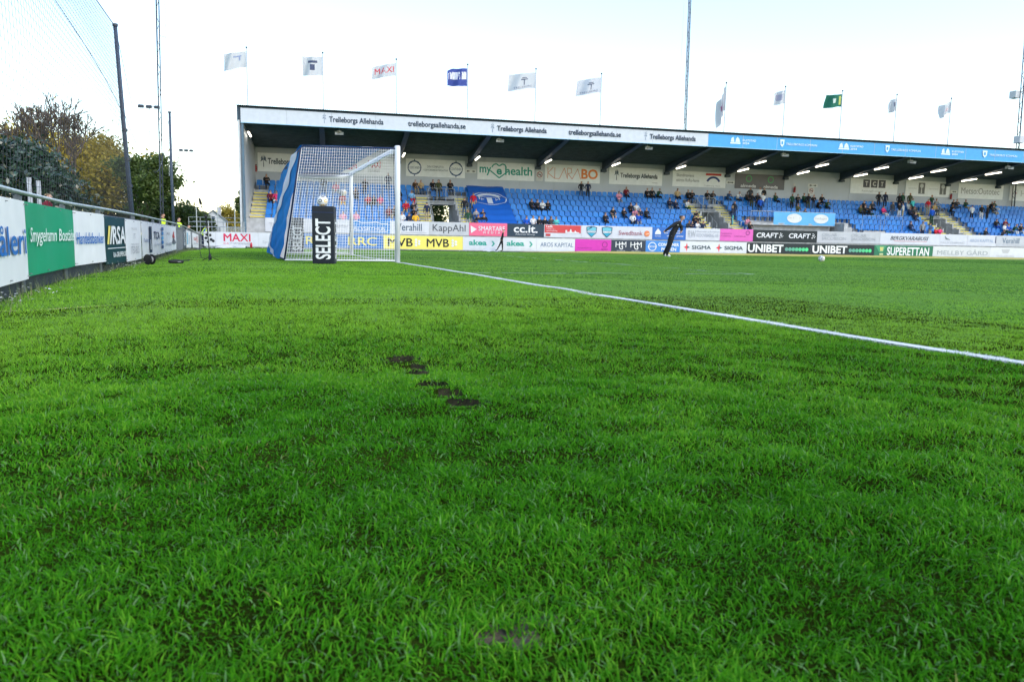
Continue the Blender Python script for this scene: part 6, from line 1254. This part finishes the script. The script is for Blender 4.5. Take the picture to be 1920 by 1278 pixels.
def tree(name, label, px, dist, top_py, crown_w, m, n, leaf, seed, trunk_r=.16, spread=.5, depth=4, base_frac=.3, group='trees beyond the fence', bark=M_BARK):
    rnd = random.Random(seed); b = ground_dir(px, dist); b[2] = float(gz(b[0], b[1])); H = z_at(px, top_py, dist)-b[2]; e = empty(name, b); tag(e, label, 'tree', group)
    mb = MB(); tips = []; t0_ = H*base_frac
    mb.tube([(0, 0, -.3), (.05, .02, t0_*.5), (0, 0, t0_)], [trunk_r*1.25, trunk_r, trunk_r*.9], 10, False)
    for k in range(4): a = k*1.57+rnd.uniform(0, 1); branches(mb, Vector((0, 0, t0_)), Vector((math.cos(a)*.7, math.sin(a)*.7, 1)).normalized(), H*.26, trunk_r*.6, depth-1, tips, rnd, spread, .15)
    # fit the crown to the wanted height and width
    P = np.array(mb.v); f = P[:, 2] > t0_
    sc = (H-t0_)/max(.1, (np.percentile(P[f, 2], 98.5)-t0_)); wx = crown_w/2/max(.1, np.percentile(np.abs(P[f, :2]), 97))
    def fit(p): z = p[2]; k = 1+(wx-1)*min(1, max(0, (z-t0_*.7)/(t0_*.6+.01))); return (p[0]*k, p[1]*k, t0_+(z-t0_)*sc if z > t0_ else z)
    mb.v = [fit(p) for p in mb.v]; tips = [fit(p) for p in tips]
    obj('trunk', mb, bark, e, smooth=True)
    if n: put('crown', leaves(tips, n, leaf, crown_w*.075, m, seed), e)
    return e
L_YEL = leaf_mat('sunlit_yellow_leaves', (.36, .27, .02), (.72, .56, .07), .5, .55); L_OLV = leaf_mat('olive_leaves', (.18, .145, .016), (.62, .48, .07), .5, .45)
L_DRK = leaf_mat('dark_green_leaves', (.015, .035, .010), (.085, .14, .03), .5, .35); L_MID = leaf_mat('mid_green_leaves', (.03, .06, .014), (.16, .22, .05), .5, .4); L_LAU = leaf_mat('glossy_evergreen_leaves', (.010, .030, .017), (.055, .11, .065), .16, .08, .75)
tree('bare_tree', 'bare branching tree standing behind the dark glossy evergreen bush', 130, 46, 204, 4.9, L_OLV, 500, .09, 5, .20, .52, 7, .34, None, M_BARKP)
for px, dist, top, w, m, n, seed, lab in ((15, 76, 262, 9, L_YEL, 11000, 11, 'yellow leaved tree behind the dark glossy evergreen bush'), (70, 82, 262, 10, L_YEL, 12000, 12, 'yellow leaved tree behind the bare tree, left of its trunk'), (150, 80, 272, 9, L_OLV, 13000, 13, 'olive leaved tree behind the trunk of the bare tree'), (196, 78, 296, 8, L_OLV, 13000, 14, 'olive leaved tree left of the leaning dark pole'), (232, 84, 318, 7, L_DRK, 11000, 15, 'dark leaved tree behind the leaning dark pole'),
        (272, 64, 306, 4.2, L_MID, 10000, 16, 'green tree with a light top between the two dark poles'), (303, 70, 372, 3.6, L_DRK, 4500, 17, 'low dark tree at the foot of the lattice mast'), (-40, 80, 255, 10, L_YEL, 5000, 20, 'yellow leaved tree at the far left beyond the bush')):
    tree('leafy_tree', lab, px, dist, top, w, m, n, .30 if dist > 70 else .24, seed, .15, .6, 4, .22)
def shrub(name, label, px, dist, top_py, w, m, n, leaf, seed, group=None, wy=None, base_py=None):
    r = np.random.default_rng(seed); b = ground_dir(px, dist); b[2] = float(gz(b[0], b[1])); H = z_at(px, top_py, dist)-b[2]; e = empty(name, b); tag(e, label, 'shrub', group)
    c = []
    for k in range(70):
        a = r.uniform(0, 6.283); el = math.asin(r.uniform(-.15, 1)); s = r.uniform(.72, .96)*(1+.10*math.sin(3*a+el*4)); c.append((math.cos(a)*math.cos(el)*w/2*s, math.sin(a)*math.cos(el)*(wy or w)/2*s, max(.1, H*(.42+.56*math.sin(el)*s)) if el > 0 else max(.1, H*.4*(1+el*2))))
    put('crown', leaves(c, n, leaf, w*.07, m, seed), e)
    mb = MB()
    for k in range(7): a = k*.9; mb.tube([(math.cos(a)*.1, math.sin(a)*.1, -.1), (math.cos(a)*w*.2, math.sin(a)*w*.2, H*.5), (math.cos(a)*w*.3, math.sin(a)*w*.3, H*.8)], [.05, .035, .015], 5, False)
    obj('stem', mb, M_BARK, e); return e
shrub('evergreen_bush', 'big rounded dark glossy evergreen bush behind the fence', 16, 30, 262, 4.1, L_LAU, 15000, .15, 31)
GSH = 'shrubs beyond the end of the fence'
for px, dist, top, w, m, lab in ((330, 66, 384, 2.6, L_DRK, 'dark shrub right of the second dark pole'), (352, 72, 383, 3.0, L_MID, 'loose green shrub left of the white gabled house'), (371, 76, 392, 2.6, L_MID, 'low green shrub touching the white gabled house'), (423, 100, 388, 3.4, L_OLV, 'olive shrub right of the white gabled house'), (442, 104, 402, 2.4, L_DRK, 'low dark shrub beside the end of the stand'), (455, 108, 344, 1.8, L_MID, 'pale green twig crown showing at the stand corner'), (225, 90, 372, 5, L_DRK, 'dark hedge shrub low behind the leaning pole'), (180, 92, 345, 8, L_DRK, 'dark undergrowth below the olive leaved trees'), (262, 78, 385, 4, L_DRK, 'dark undergrowth left of the lattice mast')):
    shrub('garden_shrub', lab, px, dist, top, w, m, 3600, .24, int(px), GSH)
p = st(2.0, 13.5); e_ = None
for k, (u, lab) in enumerate(((1.6, 'green shrub seen through the passage under the ship wheel sign'), (26.2, 'green shrub seen through the passage under the blue arch sign'))):
    r = np.random.default_rng(90+k); P = st(u, 14.0); e = empty('garden_shrub', (P[0], P[1], -.3)); tag(e, lab, 'shrub', 'shrubs behind the stand')
    put('crown', leaves([(r.uniform(-1.6, 1.6), r.uniform(-.5, .5), r.uniform(.2, 4.6)) for _ in range(90)], 8000, .24, .35, L_MID, 91+k), e); mb = MB(); mb.tube([(0, 0, 0), (.1, 0, 2.4)], [.06, .02], 6); obj('stem', mb, M_BARK, e)
# ================================================================== the white house and the yard at the end of the stand
def house(px0, px1, apex_py, eave_py, dist, depth, label, wallc, roofc):
    a = ground_dir(px0, dist); b = ground_dir(px1, dist); z0 = -.4; ze = z_at((px0+px1)/2, eave_py, dist); za = z_at((px0+px1)/2, apex_py, dist)
    d = b-a; L_ = math.hypot(d[0], d[1]); e = empty('small_house', (a[0], a[1], z0), math.atan2(d[1], d[0])); tag(e, label, 'house')
    mb = MB(); h1, h2 = ze-z0, za-z0
    mb.add([(0, 0, 0), (L_, 0, 0), (L_, 0, h1), (L_/2, 0, h2), (0, 0, h1), (0, depth, 0), (L_, depth, 0), (L_, depth, h1), (L_/2, depth, h2), (0, depth, h1)], [(0, 1, 2, 3, 4), (9, 8, 7, 6, 5), (0, 5, 6, 1), (1, 6, 7, 2), (0, 4, 9, 5)]); obj('wall', mb, wallc, e)
    mb = MB(); o_ = .18
    for s in (0, 1):
        xe, xa = (-o_, L_/2) if s == 0 else (L_+o_, L_/2); sl = (h2-h1)/(L_/2)
        P = [(xe, -o_, h1-sl*o_+.02), (xa, -o_, h2+.02), (xa, depth+o_, h2+.02), (xe, depth+o_, h1-sl*o_+.02)]; mb.hexa(P+[(x, y, z+.12) for x, y, z in P])
    rf = obj('roof', mb, roofc, e)
    mb = MB()
    for k in range(1, int(h1/.22)): mb.box(.01, L_-.01, -.012, .004, k*.22-.012, k*.22+.006)
    obj('weatherboard_edge', mb, wallc, e)
    w = empty; mb = MB(); mb.box(L_*.42, L_*.58, -.03, .03, h1*.98, h1+(h2-h1)*.45); win = obj('window', mb, flat((.6, .61, .62)), e); mb = MB(); mb.box(L_*.44, L_*.56, -.038, -.028, h1*1.02, h1+(h2-h1)*.40); obj('pane', mb, M_BEAM, win)
    mb = MB(); mb.box(L_*.22, L_*.78, -.03, .02, 0, h1*.72); dr_ = obj('garage_door', mb, mat('grey_garage_door', (.27, .29, .32), .6, .1, 5), e)
    mb = MB(); mb.box(L_*.70, L_*.82, depth*.3, depth*.4, h2-.6, h2+.45); obj('chimney', mb, M_CONC, rf); return e
M_HW = mat('white_weatherboard', (.62, .63, .66), .6, .06, 3); M_RF = mat('grey_roof_felt', (.30, .31, .34), .8, .15, 4)
house(377, 424, 395, 413, 92, 6, 'white weatherboard house with grey garage door beyond the fence end', M_HW, M_RF)
house(436, 460, 402, 412, 110, 6, 'white low house partly hidden by the stand corner', M_HW, M_RF)
house(288, 304, 402, 410, 80, 5, 'grey gabled shed roof showing over the fence rail', mat('grey_render', (.34, .35, .36), .8, .1, 3), M_RF)
# yard fence of posts and rails between fence end and stand
ye = ground_dir(362, 58); yb_ = ground_dir(462, 58); dv = yb_-ye; Lf = math.hypot(dv[0], dv[1]); e = empty('yard_fence', (ye[0], ye[1], -.35), math.atan2(dv[1], dv[0])); tag(e, 'thin grey post and wire yard fence left of the stand', 'fence')
for x, h in ((.3, 2.9), (1.2, 1.9), (1.95, 3.2), (2.7, 1.8), (3.3, 3.3), (4.0, 1.9)): mb = MB(); mb.tube([(x*Lf/4.2, 0, -.2), (x*Lf/4.2, 0, h)], .035, 6); obj('post', mb, M_STEEL, e)
mb = MB()
for z in (.5, 1.0, 1.5, 1.85): mb.tube([(0, 0, z), (Lf, 0, z)], .014, 4)
mb.tube([(1.2*Lf/4.2, 0, 3.05), (3.3*Lf/4.2, 0, 3.2)], .012, 4)
for k in range(60): x = Lf*.5+k*Lf*.5/60; mb.tube([(x, 0, .5), (x, 0, 1.5)], .006, 3, False)
obj('rails', mb, M_STEEL, e)
# grey access ramp with railing at the stand's end
e = empty('access_ramp', tuple(st(-17.2, 3.2)[:2])+(-.35,), TH); tag(e, 'grey concrete landing with steel railing at the end of the stand', 'ramp')
mb = MB(); mb.box(0, 4.0, 0, 1.6, -.2, 1.15); obj('landing', mb, M_CONC, e); mb = MB()
for z in (1.5, 1.85, 2.2): mb.tube([(0, .05, z), (4.0, .05, z)], .02, 6)
for k in range(6): mb.tube([(k*.8, .05, 1.1), (k*.8, .05, 2.2)], .02, 6)
obj('railing', mb, M_STEEL, e)
# concrete terrace and crush barriers behind the fence
te = empty('standing_terrace', (-9.5, -8, -.3)); tag(te, 'low dark concrete standing terrace behind the fence', 'terrace')
for k in range(3): mb = MB(); mb.box(-1.0-k*1.0, .0-k*1.0, -12, 34, -.2, .30+.22*k); obj('terrace_step', mb, mat('dark_terrace_concrete', (.10, .10, .11), .9, .25, 3), te)
for k in range(3):
    y = (-2.0, 2.2, 6.8)[k]; cbx = empty('crush_barrier', (-10.6, y, .2)); tag(cbx, 'galvanised crush barrier on the terrace behind the fence', 'barrier', 'crush barriers on the terrace'); mb = MB()
    mb.tube([(0, -.9, -.1), (0, -.9, 1.0), (0, .9, 1.0), (0, .9, -.1)], .03, 6); mb.tube([(0, -.9, .55), (0, .9, .55)], .02, 6); obj('barrier_frame', mb, M_STEEL, cbx)
    mb = MB()
    for j in range(9): mb.tube([(0, -.8+j*.2, .55), (0, -.8+j*.2, 1.0)], .008, 4)
    obj('barrier_bars', mb, M_STEEL, cbx)
for px, lab in ((60, 'thick pale post left of the other on the terrace'), (77, 'pale post right of the other on the terrace')):
    b = ground_dir(px, 24); mb = MB(); mb.box(-.05, .05, -.05, .05, -.4, z_at(px, 333 if px == 60 else 339, 24)); tag(obj('terrace_post', mb, mat('weathered_post', (.40, .42, .46), .8, .3, 9), None, b, .3), lab, 'post', 'posts on the terrace')
